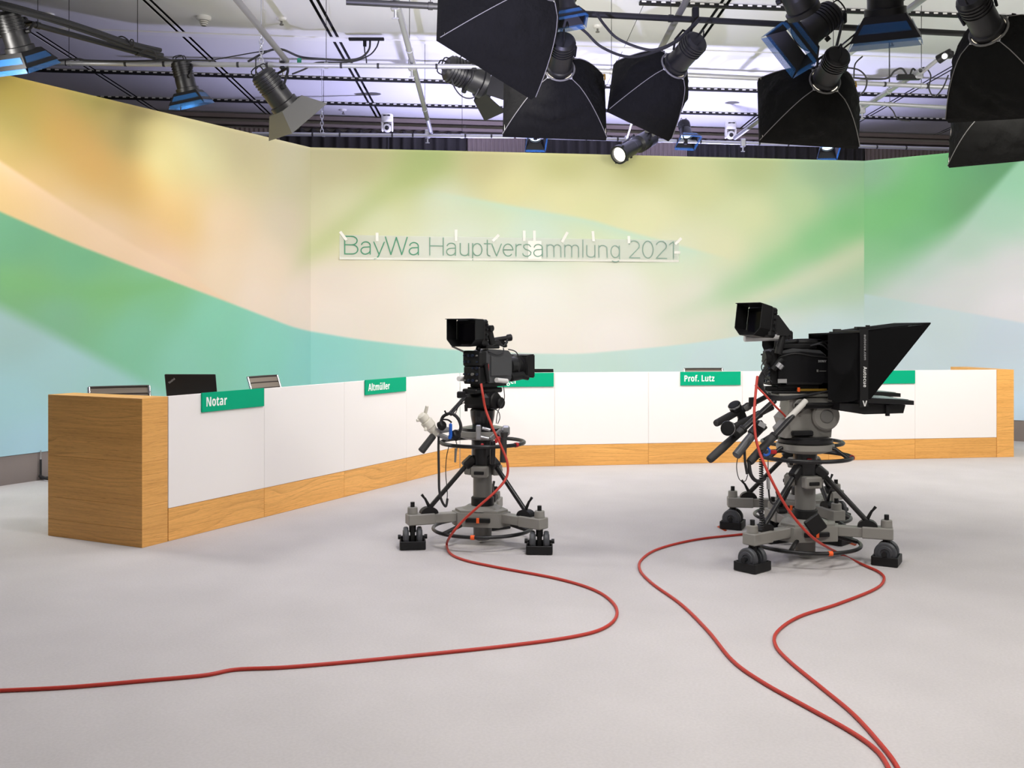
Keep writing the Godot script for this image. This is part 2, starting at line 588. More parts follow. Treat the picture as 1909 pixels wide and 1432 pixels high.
func spot_light(called: String, at: Vector3, towards: Vector3, angle: float, energy: float, c: Color, soft := 0.05, edge := 0.6) -> void:
	var l := SpotLight3D.new()
	l.name = called
	l.spot_angle = angle
	l.spot_angle_attenuation = edge
	l.light_energy = energy * K * K
	l.light_color = c
	l.light_size = soft * K
	l.spot_range = 40.0
	l.spot_attenuation = 2.0
	l.shadow_enabled = true
	add_child(l, true)
	var d := towards.normalized()
	l.transform = Transform3D(Basis.looking_at(d, Vector3.UP if absf(d.y) < 0.98 else Vector3.RIGHT), at * K)

const WARM := Color(1.0, 0.985, 0.965)
const COOL := Color(0.82, 0.90, 1.0)
const VIOLET := Color(0.80, 0.79, 1.0)
const KEY := 4.75

func view_and_light() -> void:
	var cam := Camera3D.new()
	cam.name = "camera"
	cam.projection = Camera3D.PROJECTION_FRUSTUM
	cam.near = 0.05
	cam.far = 80.0
	cam.size = 1432.0 / 1870.0 * cam.near
	cam.frustum_offset = Vector2(0.0, -102.5 / 1870.0 * cam.near)
	cam.position = Vector3(0, 1.5, 0) * K
	add_child(cam)
	cam.current = true
	var env := Environment.new()
	env.background_mode = Environment.BG_COLOR
	env.background_color = Color(0.02, 0.02, 0.02)
	env.tonemap_mode = Environment.TONE_MAPPER_LINEAR
	env.tonemap_exposure = 0.94
	env.sdfgi_enabled = true
	env.ssao_enabled = true
	env.ssil_enabled = true
	var we := WorldEnvironment.new()
	we.name = "studio_environment"
	we.environment = env
	add_child(we)

func slab(a: Vector3, b: Vector3, thick: Vector3, low: float, high: float) -> MB:
	# an upright wall from a to b, its front on that line, its back offset by thick
	var m := MB.new()
	m.prism([[0, low], [(b - a).length(), low], [(b - a).length(), high], [0, high]], Vector3(a.x, 0, a.z), (b - a).normalized(), Vector3.UP, thick)
	return m

func room() -> void:
	var f := MB.new()
	f.box(Vector3(0.5, -0.1, -8.0), Vector3(26, 0.2, 26))
	structure("floor", f, M.carpet, "pale grey carpet covering the whole studio floor")
	structure("wall_far", slab(Vector3(-12.5, 0, -16.0), Vector3(13.5, 0, -19.9), Vector3(0, 0, -0.2), 0.0, 5.4), M.wall_grey, "grey rear wall of the room behind the curtains")
	structure("wall_west", slab(Vector3(-12.3, 0, 5.0), Vector3(-12.3, 0, -21.0), Vector3(-0.2, 0, 0), 0.0, 5.4), M.wall_grey, "grey side wall of the studio past the printed set")
	structure("wall_east", slab(Vector3(13.3, 0, 5.0), Vector3(13.3, 0, -21.0), Vector3(0.2, 0, 0), 0.0, 5.4), M.wall_grey, "grey side wall of the studio beyond the desk end")
	structure("wall_rear", slab(Vector3(-12.5, 0, 4.8), Vector3(13.5, 0, 4.8), Vector3(0, 0, 0.2), 0.0, 5.4), M.wall_grey, "grey wall of the studio facing the set")
	# ceiling: a dark void with white panels hung under it, open slots between them
	var s := MB.new()
	s.box(Vector3(0.5, 5.34, -8.0), Vector3(26, 0.16, 27))
	var ceil := structure("ceiling", s, M.ceiling_void, "white panelled ceiling with paired black slots")
	var rows := [-5.0, -0.5, 3.3, 5.2, 7.1, 9.05, 11.0, 12.93, 14.87, 16.5, 19.2]
	var cols := [[-12.8, 0], [-9.5, 1], [-7.56, 1], [-5.70, 1], [-3.88, 1], [-2.02, 1], [-0.18, 0], [1.67, 0], [2.57, 1], [4.5, 1], [6.4, 1], [8.3, 1], [10.2, 1], [13.6, 0]]
	var node := func(x0: float, z0: float) -> Vector3:
		var x := (x0 - 0.0163 * z0) / (1.0 + 0.12 * 0.0163)
		return Vector3(x, CEILING, -(z0 + 0.12 * x))
	for i in rows.size() - 1:
		var z0: float = rows[i] + 0.006
		var z1: float = rows[i + 1] - 0.006
		for j in cols.size() - 1:
			var g0: float = 0.058 if cols[j][1] else 0.004
			var g1: float = 0.058 if cols[j + 1][1] else 0.004
			var x0: float = cols[j][0] + g0
			var x1: float = cols[j + 1][0] - g1
			var m := MB.new()
			m.sheet(node.call(x0, z0), node.call(x1, z0), node.call(x1, z1), node.call(x0, z1), 0.006)
			part("ceiling_panel", m, M.ceiling_white, ceil)
			if cols[j + 1][1] and i > 4:
				var b := MB.new()
				b.sheet(node.call(cols[j + 1][0] - 0.018, z0), node.call(cols[j + 1][0] + 0.018, z0), node.call(cols[j + 1][0] + 0.018, z1), node.call(cols[j + 1][0] - 0.018, z1), 0.006)
				part("slot_bar", b, M.ceiling_white, ceil)
	var bead := MB.new()
	bead.sheet(node.call(-9.0, 12.85) + Vector3(0, -0.015, 0), node.call(10.0, 12.85) + Vector3(0, -0.015, 0), node.call(10.0, 13.0) + Vector3(0, -0.015, 0), node.call(-9.0, 13.0) + Vector3(0, -0.015, 0), 0.02)
	part("cover_strip", bead, M.bead, ceil)
	# comb rails under the ceiling
	var k := 0
	for z in [11.0, 14.87, 16.5]:
		var a: Vector3 = node.call(-9.3 if z > 12.0 else 1.6, z) + Vector3(0, -0.03, 0)
		var b: Vector3 = node.call(9.6, z) + Vector3(0, -0.03, 0)
		var where: String = ["crossing above the lamps with blue gels", "crossing the ceiling behind the middle lighting pipe", "crossing the ceiling close to the rear curtains"][k]
		var rail := thing("comb_rail", Vector3.ZERO, "black clip rail " + where, "rail", "comb rails under the ceiling")
		var d := (b - a).normalized()
		var base := MB.new()
		base.box((a + b) / 2.0, Vector3((b - a).length(), 0.04, 0.05), 0.004, Basis(d, Vector3.UP, d.cross(Vector3.UP)))
		part("rail", base, M.black, rail)
		var clips := MB.new()
		var t := 0.05
		while t < (b - a).length():
			clips.box(a + d * t + Vector3(0, 0.012, 0.026), Vector3(0.05, 0.018, 0.01))
			t += 0.111
		var c := part("clip_row", clips, M.white_plastic, rail)
		c.set_meta("kind", "stuff")
		k += 1
	# curtains and slatted panels along the rear wall
	var far := func(x: float) -> Vector3:
		return Vector3(x, 0, -(17.62 + 0.15 * x))
	for r in [[5.10, 0.07, 0.10], [4.97, 0.05, 0.16]]:
		var a: Vector3 = far.call(-8.0)
		var b: Vector3 = far.call(11.0)
		var d := (b - a).normalized()
		var m := MB.new()
		m.box((a + b) / 2.0 + Vector3(0, r[0], -0.02), Vector3((b - a).length(), r[1], r[2]), 0.006, Basis(d, Vector3.UP, d.cross(Vector3.UP)))
		solo("curtain_track", m, M.slat_grey, "long grey track along the rear wall, " + ("directly under the ceiling edge" if r[0] > 5.0 else "just above the curtain tops"), "track", "curtain tracks")
	var spans := [[-7.6, -3.93, 0, "pleated grey brown curtain behind the printed wall with the orange sweep"], [-3.93, -0.785, 1, "wide black curtain behind the corner of the printed walls"], [-0.785, 0.245, 0, "narrow grey brown slatted curtain between two black curtains beside the longest black one"], [0.245, 1.95, 1, "black curtain behind the small blue lamp and the hanging softbox"], [1.95, 3.17, 0, "grey brown slatted curtain behind the bright profile spotlight"], [3.17, 6.54, 1, "wide black curtain behind the small blue lamp by the green wall"], [6.54, 10.4, 0, "grey brown curtain above the green printed wall"]]
	for sp in spans:
		var front := []
		var back := []
		var low := []
		var low_back := []
		var period: float = 0.19 if sp[2] else 0.078
		var amp: float = 0.045 if sp[2] else 0.016
		var step := period / (10.0 if sp[2] else 8.0)
		var x: float = sp[0] + 0.01
		while x <= sp[1] - 0.01:
			var w := sin(TAU * x / period + 0.8 * sin(x * 3.1))
			var p: Vector3 = far.call(x) + Vector3(0, 0, amp * w)
			var top := 4.90 + (0.02 * w if sp[2] else 0.0)
			front.append(p + Vector3(0, top, 0))
			low.append(p + Vector3(0, 0.03, 0))
			back.append(p + Vector3(0, top, -0.012))
			low_back.append(p + Vector3(0, 0.03, -0.012))
			x += step
		var m := MB.new()
		m.grid([front, low], Vector3.BACK)
		m.grid([back, low_back], Vector3.FORWARD)
		m.grid([front, back], Vector3.UP)
		solo("curtain", m, M.curtain if sp[2] else M.slat_grey, sp[3], "curtain", "curtains along the rear wall")

func edge_heights(called: String, w: int) -> PackedFloat32Array:
	var e: Array = MURAL_EDGES[called]
	var raw := PackedFloat32Array()
	raw.resize(w)
	for i in w:
		var s := lerpf(MURAL_FROM, MURAL_TO, (i + 0.5) / w)
		var k := 0
		while k < e.size() - 2 and s > e[k + 1][0]:
			k += 1
		raw[i] = lerpf(e[k][1], e[k + 1][1], (s - e[k][0]) / (e[k + 1][0] - e[k][0]))
	var out := PackedFloat32Array()
	out.resize(w)
	for i in w:
		var sum := 0.0
		for j in range(-18, 19):
			sum += raw[clampi(i + j, 0, w - 1)]
		out[i] = sum / 37.0
	return out

func colour_field(called: String, w: int, h: int) -> Image:
	var cw := 172
	var ch := 30
	var pts: Array = MURAL_COLOURS[called]
	var im := Image.create(cw, ch, false, Image.FORMAT_RGBF)
	for y in ch:
		var hh := lerpf(MURAL_HIGH, MURAL_LOW, (y + 0.5) / ch)
		for x in cw:
			var s := lerpf(MURAL_FROM, MURAL_TO, (x + 0.5) / cw)
			var r := 0.0
			var g := 0.0
			var b := 0.0
			var t := 0.0
			for p in pts:
				var ds: float = (s - p[0]) * 0.8
				var dh: float = hh - p[1]
				var q := 1.0 / (ds * ds + dh * dh + 0.07)
				q *= q
				r += q * p[2]
				g += q * p[3]
				b += q * p[4]
				t += q
			im.set_pixel(x, y, Color(r / t / 255.0, g / t / 255.0, b / t / 255.0))
	im.resize(w, h, Image.INTERPOLATE_CUBIC)
	return im

func mural_image() -> ImageTexture:
	# the dye print that runs across the three set walls: broad soft sweeps, some with one crisp edge
	var w := 1720
	var h := 293
	var fields := {}
	for k in MURAL_COLOURS:
		fields[k] = colour_field(k, w, h)
	var e := {}
	for k in MURAL_EDGES:
		e[k] = edge_heights(k, w)
	var corner := 7.887
	# soft brush streaks: [edge name, width at its start and end, colour, strength, fade in, fade out]
	var streaks := []
	for q in [["streak_lime", 0.16, 0.24, Color(0.68, 0.75, 0.47), 0.40, 0.9, 0.3], ["streak_green", 0.10, 0.42, Color(0.50, 0.78, 0.51), 0.5, 2.4, 0.01], ["streak_pale", 0.08, 0.20, Color(0.83, 0.86, 0.74), 0.7, 0.8, 0.01], ["streak_mint", 0.08, 0.22, Color(0.66, 0.81, 0.68), 0.4, 0.8, 0.01], ["streak_orange", 0.40, 0.24, Color(0.85, 0.68, 0.40), 0.35, 0.5, 1.0], ["streak_leaf", 0.13, 0.10, Color(0.47, 0.72, 0.45), 0.5, 0.01, 1.4]]:
		var e0: Array = MURAL_EDGES[q[0]]
		var wide := PackedFloat32Array()
		wide.resize(w)
		var from: float = e0[0][0]
		var to: float = e0[e0.size() - 1][0]
		for x in w:
			wide[x] = lerpf(q[1], q[2], clampf((lerpf(MURAL_FROM, MURAL_TO, (x + 0.5) / w) - from) / (to - from), 0.0, 1.0))
		streaks.append({"line": e[q[0]], "wide": wide, "from": from, "to": to, "colour": q[3], "strength": q[4], "fade": q[5], "fade_out": q[6], "below": q[0] == "streak_leaf"})
	var im := Image.create(w, h, false, Image.FORMAT_RGB8)
	for x in w:
		var s := lerpf(MURAL_FROM, MURAL_TO, (x + 0.5) / w)
		for y in h:
			var hh := lerpf(MURAL_HIGH, MURAL_LOW, (y + 0.5) / h)
			var c: Color = fields.upper.get_pixel(x, y)
			if s > corner:
				var run := clampf((s - corner) / 1.9, 0.0, 1.0)
				var soft := lerpf(0.34, 0.06, run)
				c = fields.white.get_pixel(x, y).lerp(fields.green.get_pixel(x, y), smoothstep(-soft * 1.6, soft, hh - e.white_edge[x]))
				c = fields.pale.get_pixel(x, y).lerp(c, smoothstep(-0.025, 0.025, hh - e.pale_edge[x]))
			else:
				if s < -1.0:
					var d: float = hh - e.ridge[x]
					var k := smoothstep(0.05, -0.02, d) * exp(minf(d, 0.0) / 0.22) * smoothstep(-1.0, -1.6, s)
					c = c.lerp(Color(0.93, 0.81, 0.67), 0.8 * k)
				if s > 1.0 and s < 6.2:
					var d: float = hh - e.mint_edge[x]
					var k := smoothstep(0.06, -0.02, d) * exp(minf(d, 0.0) / 0.28) * smoothstep(1.1, 2.8, s) * smoothstep(6.1, 5.0, s)
					c = c.lerp(Color(0.755, 0.88, 0.80), 0.75 * k)
				var soft := lerpf(0.02, 0.3, smoothstep(5.9, 7.0, s))
				var t := smoothstep(soft, -soft, hh - e.teal_edge[x])
				if t > 0.0:
					var below: Color = fields.teal.get_pixel(x, y)
					if s < -1.0:
						below = below.lerp(fields.blue.get_pixel(x, y), smoothstep(0.1, -0.1, hh - e.blue_edge[x]))
					c = c.lerp(below, t)
			for st in streaks:
				if s < st.from or s > st.to:
					continue
				if st.below and hh > e.teal_edge[x]:
					continue
				var d: float = (hh - st.line[x]) / st.wide[x]
				c = c.lerp(st.colour, st.strength * exp(-d * d) * smoothstep(st.from, st.from + st.fade, s) * smoothstep(st.to, st.to - st.fade_out, s))
			im.set_pixel(x, y, c)
	return ImageTexture.create_from_image(im)

func set_wall(called: String, a: Vector3, b: Vector3, s0: float, label: String) -> void:
	# a printed panel with a visible face from a to b and a frame behind
	var d := (b - a).normalized()
	var back := Vector3.UP.cross(d) * -0.07
	if back.z > 0.0:
		back = -back
	var l := (b - a).length()
	var face := MB.new()
	var uv := func(s: float, hh: float) -> Vector2:
		return Vector2((s0 + s - MURAL_FROM) / (MURAL_TO - MURAL_FROM), (MURAL_HIGH - hh) / (MURAL_HIGH - MURAL_LOW))
	var at := func(s: float, hh: float) -> Vector3:
		return Vector3(a.x, 0, a.z) + d * s + Vector3(0, hh, 0)
	var n := -back.normalized()
	face.tri(at.call(0, MURAL_LOW), at.call(l, MURAL_LOW), at.call(l, MURAL_HIGH), n, n, n, uv.call(0, MURAL_LOW), uv.call(l, MURAL_LOW), uv.call(l, MURAL_HIGH))
	face.tri(at.call(0, MURAL_LOW), at.call(l, MURAL_HIGH), at.call(0, MURAL_HIGH), n, n, n, uv.call(0, MURAL_LOW), uv.call(l, MURAL_HIGH), uv.call(0, MURAL_HIGH))
	var w := structure(called, face, M.mural, label)
	part("backing_board", slab(a + back * 0.02, b + back * 0.02, back, MURAL_LOW, MURAL_HIGH), M.set_edge, w)
	var side := called.get_slice("_", 1)
	structure("baseboard_" + side, slab(a + back * 0.15, b + back * 0.15, back * 0.8, 0.0, MURAL_LOW - 0.004), M.plinth, "low grey plinth under the printed wall " + ("with the orange sweep" if side == "left" else "with the lettering strip" if side == "back" else "with the green sweep" if side == "right" else ""))

func set_walls() -> void:
	var m := paint("mural", Color.WHITE, 0.62)
	m.albedo_texture = mural_image()
	m.texture_repeat = false
	var dir := (Vector3(-4.885, 0, -9.57) - CORNER_A).normalized()
	set_wall("wall_left", CORNER_A + dir * 8.0, CORNER_A, -8.0, "printed set wall with orange, cream and teal sweeps")
	set_wall("wall_back", CORNER_A, CORNER_B, 0.0, "printed set wall with yellow and mint sweeps behind the lettering")
	set_wall("wall_right", CORNER_B, CORNER_B + Vector3(0.8217, 0, 0.5699) * 5.5, 7.887, "printed set wall with a deep green sweep and pale blue foot")

func build_desk() -> void:
	wing("conference_desk", DESK_START, DESK_BEND, [0.234, 1.254, 2.322, 3.348, 4.407], true, "white fronted desk wing with the thick oak end block and oak plinth")
	wing("conference_desk", DESK_BEND, DESK_END, [0.0, 1.041, 2.099, 3.187, 4.216, 5.273, 6.297], false, "long straight desk wing behind the cameras with white front and oak plinth")
	plate("Notar", DESK_START, DESK_BEND, 0.553, 1.235, 0.888, 1.031, 0.596, 0.810, 0.928, 0.069, "green name plate reading Notar hanging on the white desk front")
	plate("Altmüller", DESK_START, DESK_BEND, 2.628, 3.319, 0.892, 1.031, 2.671, 3.026, 0.928, 0.064, "green name plate with a nine letter name beside the camera with the loose headset")
	plate("ger", DESK_BEND, DESK_END, 0.355, 1.029, 0.872, 1.024, 0.508, 0.620, 0.908, 0.068, "green name plate half hidden behind the lone camera's lens")
	plate("Prof. Lutz", DESK_BEND, DESK_END, 2.462, 3.162, 0.872, 1.024, 2.506, 2.854, 0.916, 0.068, "green name plate whose text begins with an academic title")
	plate("el", DESK_BEND, DESK_END, 4.528, 5.266, 0.872, 1.024, 4.807, 4.876, 0.918, 0.068, "green name plate mostly hidden behind the prompter hood")

func wing(called: String, a: Vector3, b: Vector3, cuts: Array, first: bool, label: String) -> void:
	var d := (b - a).normalized()
	var back := d.cross(Vector3.DOWN)
	if back.z > 0.0:
		back = -back
	var l := (b - a).length()
	var node := thing(called, a, label, "desk", "wings of the conference desk", atan2(-d.z, d.x))
	# local axes: x along the front, z towards the audience, so the seats are at negative z
	var top := 1.025
	var low := 0.232
	var from: float = cuts[0]
	var to: float = cuts[cuts.size() - 1]
	var end_gap := 0.0 if first else 0.0
	for i in cuts.size() - 1:
		var x0: float = cuts[i] + (0.006 if i == 0 else 0.0012)
		var x1: float = cuts[i + 1] - 0.0012
		if first and i == cuts.size() - 2:
			x1 = cuts[i + 1]
		var m := MB.new()
		m.box(Vector3((x0 + x1) / 2, (top + low) / 2 + 0.001, -0.014), Vector3(x1 - x0, top - low - 0.002, 0.028), 0.0012)
		part("front_panel", m, M.desk_white, node)
		var p := MB.new()
		p.box(Vector3((x0 + x1) / 2, low / 2, -0.015), Vector3(x1 - x0, low - 0.002, 0.028), 0.0015)
		part("plinth_board", p, M["oak_%d" % ((i * 2 + (0 if first else 1)) % 6)], node)
	var t := MB.new()
	t.box(Vector3((from + to) / 2 - 0.1 * float(first), 0.855, -0.46), Vector3(to - from - (0.5 if first else 0.0), 0.03, 0.86), 0.004)
	part("worktop", t, M.desk_inside, node)
	var carcass := MB.new()
	carcass.box(Vector3((from + to) / 2, 0.5, -0.05), Vector3(to - from - 0.02, 0.98, 0.035))
	part("frame", carcass, M.desk_inside, node)
	# the oak block that closes the outer end, built from veneered boards
	var x0 := 0.0 if first else to + 0.004
	var x1 := from - 0.001 if first else l
	var y := 0.0
	var k := 0
	for band in [0.125, 0.16, 0.30, 0.44]:
		var m := MB.new()
		m.box(Vector3((x0 + x1) / 2, y + band / 2, -0.4685), Vector3(x1 - x0, band - 0.0006, 0.937), 0.0015)
		part("veneer_board", m, M["oak_%d" % [[1, 5, 3, 5], [0, 4, 0, 2]][0 if first else 1][k]], node)
		y += band
		k += 1

func plate(said: String, a: Vector3, b: Vector3, t0: float, t1: float, low: float, high: float, x0: float, x1: float, base: float, cap: float, label: String) -> void:
	var d := (b - a).normalized()
	var node := thing("name_plate", a + d * t0 + Vector3(0, low, 0), label, "sign", "green name plates on the desk", atan2(-d.z, d.x))
	var m := MB.new()
	m.box(Vector3((t1 - t0) / 2, (high - low) / 2, 0.009), Vector3(t1 - t0, high - low, 0.012), 0.001)
	part("board", m, M.sign_green, node)
	lettering(said, Vector3(x0 - t0, base - low, 0.0155), Vector3.RIGHT, Vector3.UP, cap, x1 - x0, M.sign_letter, node)

func build_chair() -> Node3D:
	# local: the sitter faces +z, the back stands at -z
	var c := thing("office_chair", Vector3(-3.245, 1.500, -8.400) * Vector3(1, 0, 1), "office chair with chrome frame and dark mesh back behind the oak end block", "chair", "office chairs behind the desk", 0.5)
	var half := 0.245
	var rows := []
	for i in 9:
		var t := i / 8.0
		var y := lerpf(0.52, 1.0, t)
		var z := -0.22 - 0.10 * t * t
		var row := []
		for j in 9:
			var u := lerpf(-1, 1, j / 8.0)
			row.append(Vector3(u * half, y, z - 0.02 * (1.0 - u * u)))
		rows.append(row)
	var m := MB.new()
	m.grid(rows, Vector3.BACK)
	var rear := []
	for r in rows:
		var q := []
		for p in r:
			q.append(p - Vector3(0, 0, 0.008))
		rear.append(q)
	m.grid(rear, Vector3.FORWARD)
	part("backrest", m, M.mesh_brown, c)
	for i in [8, 7, 6, 4, 2]:
		var b := MB.new()
		b.sweep(rows[i], 0.011 if i == 8 else 0.007, 6)
		part("seam", b, M.mesh_black, c)
	for s in [-1.0, 1.0]:
		var pts := []
		for i in 9:
			pts.append(rows[i][0] * Vector3(s * -1.0, 1, 1))
		pts.push_front(Vector3(s * half, 0.49, 0.22))
		pts.push_front(Vector3(s * half, 0.50, 0.25))
		var r := MB.new()
		r.sweep(MB.curve(pts, 3), 0.014, 8)
		part("side_rail", r, M.chrome, c)
		var arm := MB.new()
		arm.sweep(MB.curve([Vector3(s * (half + 0.01), 0.5, 0.1), Vector3(s * (half + 0.05), 0.62, 0.16), Vector3(s * (half + 0.05), 0.73, 0.12), Vector3(s * (half + 0.05), 0.74, -0.1), Vector3(s * (half + 0.01), 0.70, -0.23)], 5), 0.012, 8)
		part("armrest", arm, M.chrome, c)
	var seat := MB.new()
	seat.box(Vector3(0, 0.5, 0.0), Vector3(half * 2, 0.03, 0.46), 0.01)
	part("seat", seat, M.mesh_brown, c)
	var col := MB.new()
	col.cyl(Vector3(0, 0.12, 0), Vector3(0, 0.49, 0), 0.028)
	part("column", col, M.chrome, c)
	for k in 5:
		var a := TAU * k / 5.0 + 0.3
		var o := Vector3(cos(a), 0, sin(a))
		var l := MB.new()
		l.sweep([Vector3(0, 0.13, 0), o * 0.18 + Vector3(0, 0.12, 0), o * 0.32 + Vector3(0, 0.085, 0)], 0.022, 8, 0.012)
		part("base_leg", l, M.chrome, c)
		var w := MB.new()
		var ax := Vector3(-o.z, 0, o.x)
		w.cyl(o * 0.32 + Vector3(0, 0.034, 0) - ax * 0.02, o * 0.32 + Vector3(0, 0.034, 0) + ax * 0.02, 0.034, -1.0, 14, 0.004)
		part("caster", w, M.rubber, c)
	return c

func laptop(at: Vector3, turn: float, open: float, label: String) -> void:
	var n := thing("laptop", at, label, "laptop", "laptops on the desk", turn)
	var b := MB.new()
	b.box(Vector3(0, 0.011, -0.135), Vector3(0.395, 0.02, 0.27), 0.004)
	part("base", b, M.black, n)
	var keys := MB.new()
	keys.box(Vector3(0, 0.0225, -0.12), Vector3(0.34, 0.003, 0.12), 0.001)
	part("keyboard", keys, M.rubber, n)
	var lean := Basis(Vector3.RIGHT, deg_to_rad(open - 90.0))
	var l := MB.new()
	l.box(Vector3(0, 0.022, 0) + lean * Vector3(0, 0.135, 0), Vector3(0.395, 0.27, 0.014), 0.004, lean)
	part("lid", l, M.black, n)
	var sc := MB.new()
	sc.box(Vector3(0, 0.022, 0) + lean * Vector3(0, 0.137, -0.008), Vector3(0.36, 0.225, 0.002), 0.0, lean)
	part("screen", sc, M.screen, n)
	var up := lean * Vector3(0, 1, 0)
	var r := (Vector3.RIGHT + up * 0.75).normalized()
	var u := (up - Vector3.RIGHT * 0.75).normalized()
	lettering("ThinkPad", Vector3(-0.165, 0.022, 0) + lean * Vector3(0, 0.195, 0.0075), r, u, 0.015, 0.062, M.strap, n)

func build_furniture() -> void:
	var c := build_chair()
	copy(c, Vector3(-2.339, 1.500, -10.450) * Vector3(1, 0, 1), "office chair with mesh back turned sideways behind the wing with the nine letter plate", 1.15)
	copy(c, Vector3(2.437, 1.500, -12.300) * Vector3(1, 0, 1), "office chair behind the plate with the academic title, barely rising above the desk", 0.1)
	laptop(Vector3(-2.454, 1.500, -7.720) * Vector3(1, 0, 1) + Vector3(0, 0.871, 0), -0.05, 104.0, "open black laptop standing on the desk beside the plate reading Notar")
	laptop(Vector3(0.282, 1.500, -11.330) * Vector3(1, 0, 1) + Vector3(0, 0.871, 0), -0.1, 143.0, "black laptop behind the half hidden plate, its lid barely above the desk")
	var f := Vector3(-4.665, 0.000, -9.929)
	var s := thing("floor_stand", f, "thin black and chrome stand foot on the carpet behind the oak end block", "stand")
	var m := MB.new()
	m.cyl(Vector3(0, 0.02, 0), Vector3(0, 0.21, 0), 0.011, -1.0, 10)
	part("post", m, M.rubber, s)
	m = MB.new()
	m.cyl(Vector3(0, 0.21, 0), Vector3(0, 0.30, 0), 0.006, -1.0, 10)
	part("tip", m, M.chrome, s)
	m = MB.new()
	m.sweep([Vector3(-0.01, 0.045, 0), Vector3(0.06, 0.025, 0.03), Vector3(0.18, 0.012, 0.07)], 0.016, 8, 0.011)
	m.sweep([Vector3(0.0, 0.03, 0), Vector3(0.02, 0.016, -0.06), Vector3(0.04, 0.012, -0.14)], 0.016, 8, 0.011)
	part("foot", m, M.rubber, s)

# ---- the lettering strip taped to the set wall ----
func arc(cx: float, cy: float, rx: float, ry: float, a0: float, a1: float, seg := 14) -> Array:
	var out := []
	for i in seg + 1:
		var a := deg_to_rad(lerpf(a0, a1, float(i) / seg))
		out.append(Vector2(cx + rx * cos(a), cy + ry * sin(a)))
	return out

func glyph(c: String) -> Array:
	# [advance, strokes] of a light grotesque letter; a capital is 1 high
	var v := func(a: Array) -> Array:
		var o := []
		for p in a:
			o.append(Vector2(p[0], p[1]))
		return o
	match c:
		"B": return [0.72, [v.call([[0.08, 0], [0.08, 1]]), v.call([[0.08, 1], [0.36, 1]]) + arc(0.38, 0.76, 0.24, 0.24, 90, -90) + v.call([[0.08, 0.52]]), v.call([[0.36, 0.52]]) + arc(0.40, 0.26, 0.25, 0.26, 90, -90) + v.call([[0.08, 0]])]]
		"a": return [0.6, [arc(0.28, 0.50, 0.19, 0.2, 170, 0) + v.call([[0.47, 0]]), v.call([[0.47, 0.42]]) + arc(0.25, 0.2, 0.18, 0.2, 90, 280) + v.call([[0.40, 0.06], [0.47, 0.18]])]]
		"y": return [0.52, [v.call([[0.03, 0.7], [0.26, 0.0]]), v.call([[0.49, 0.7], [0.24, -0.08], [0.16, -0.22], [0.05, -0.25]])]]
		"W": return [1.0, [v.call([[0.02, 1], [0.26, 0], [0.5, 0.98], [0.74, 0], [0.98, 1]])]]
		"H": return [0.76, [v.call([[0.08, 0], [0.08, 1]]), v.call([[0.68, 0], [0.68, 1]]), v.call([[0.08, 0.53], [0.68, 0.53]])]]
		"u": return [0.56, [v.call([[0.08, 0.7]]) + arc(0.27, 0.2, 0.19, 0.2, 180, 350) + v.call([[0.46, 0.22]]), v.call([[0.46, 0.7], [0.46, 0]])]]
		"p": return [0.58, [v.call([[0.08, 0.7], [0.08, -0.25]]), arc(0.29, 0.35, 0.21, 0.35, 0, 360, 22)]]
		"t": return [0.34, [v.call([[0.16, 0.92]]) + arc(0.28, 0.12, 0.12, 0.12, 180, 270), v.call([[0.02, 0.7], [0.3, 0.7]])]]
		"v": return [0.48, [v.call([[0.02, 0.7], [0.24, 0], [0.46, 0.7]])]]
		"e": return [0.56, [v.call([[0.06, 0.36]]) + arc(0.28, 0.35, 0.22, 0.35, 2, 318, 20), v.call([[0.06, 0.36], [0.5, 0.36]])]]
		"r": return [0.34, [v.call([[0.08, 0], [0.08, 0.7]]), arc(0.27, 0.48, 0.19, 0.2, 180, 75)]]
		"s": return [0.48, [v.call([[0.41, 0.57], [0.34, 0.67], [0.22, 0.70], [0.11, 0.65], [0.09, 0.53], [0.16, 0.42], [0.32, 0.35], [0.42, 0.24], [0.40, 0.10], [0.30, 0.01], [0.17, 0.0], [0.07, 0.07], [0.05, 0.16]])]]
		"m": return [0.82, [v.call([[0.08, 0], [0.08, 0.7]]), arc(0.24, 0.5, 0.16, 0.2, 180, 0) + v.call([[0.40, 0]]), arc(0.56, 0.5, 0.16, 0.2, 180, 0) + v.call([[0.72, 0]])]]
		"l": return [0.2, [v.call([[0.1, 0], [0.1, 1]])]]
		"n": return [0.56, [v.call([[0.08, 0], [0.08, 0.7]]), arc(0.27, 0.5, 0.19, 0.2, 180, 0) + v.call([[0.46, 0]])]]
		"g": return [0.58, [arc(0.28, 0.35, 0.2, 0.35, 0, 360, 22), v.call([[0.48, 0.7]]) + arc(0.28, -0.08, 0.2, 0.18, 0, -165)]]
		"2": return [0.62, [arc(0.3, 0.72, 0.24, 0.28, 165, -25) + v.call([[0.06, 0], [0.56, 0]])]]
		"0": return [0.66, [arc(0.32, 0.5, 0.25, 0.5, 0, 360, 24)]]
		"1": return [0.4, [v.call([[0.06, 0.8], [0.26, 1], [0.26, 0]])]]
	return [0.3, []]

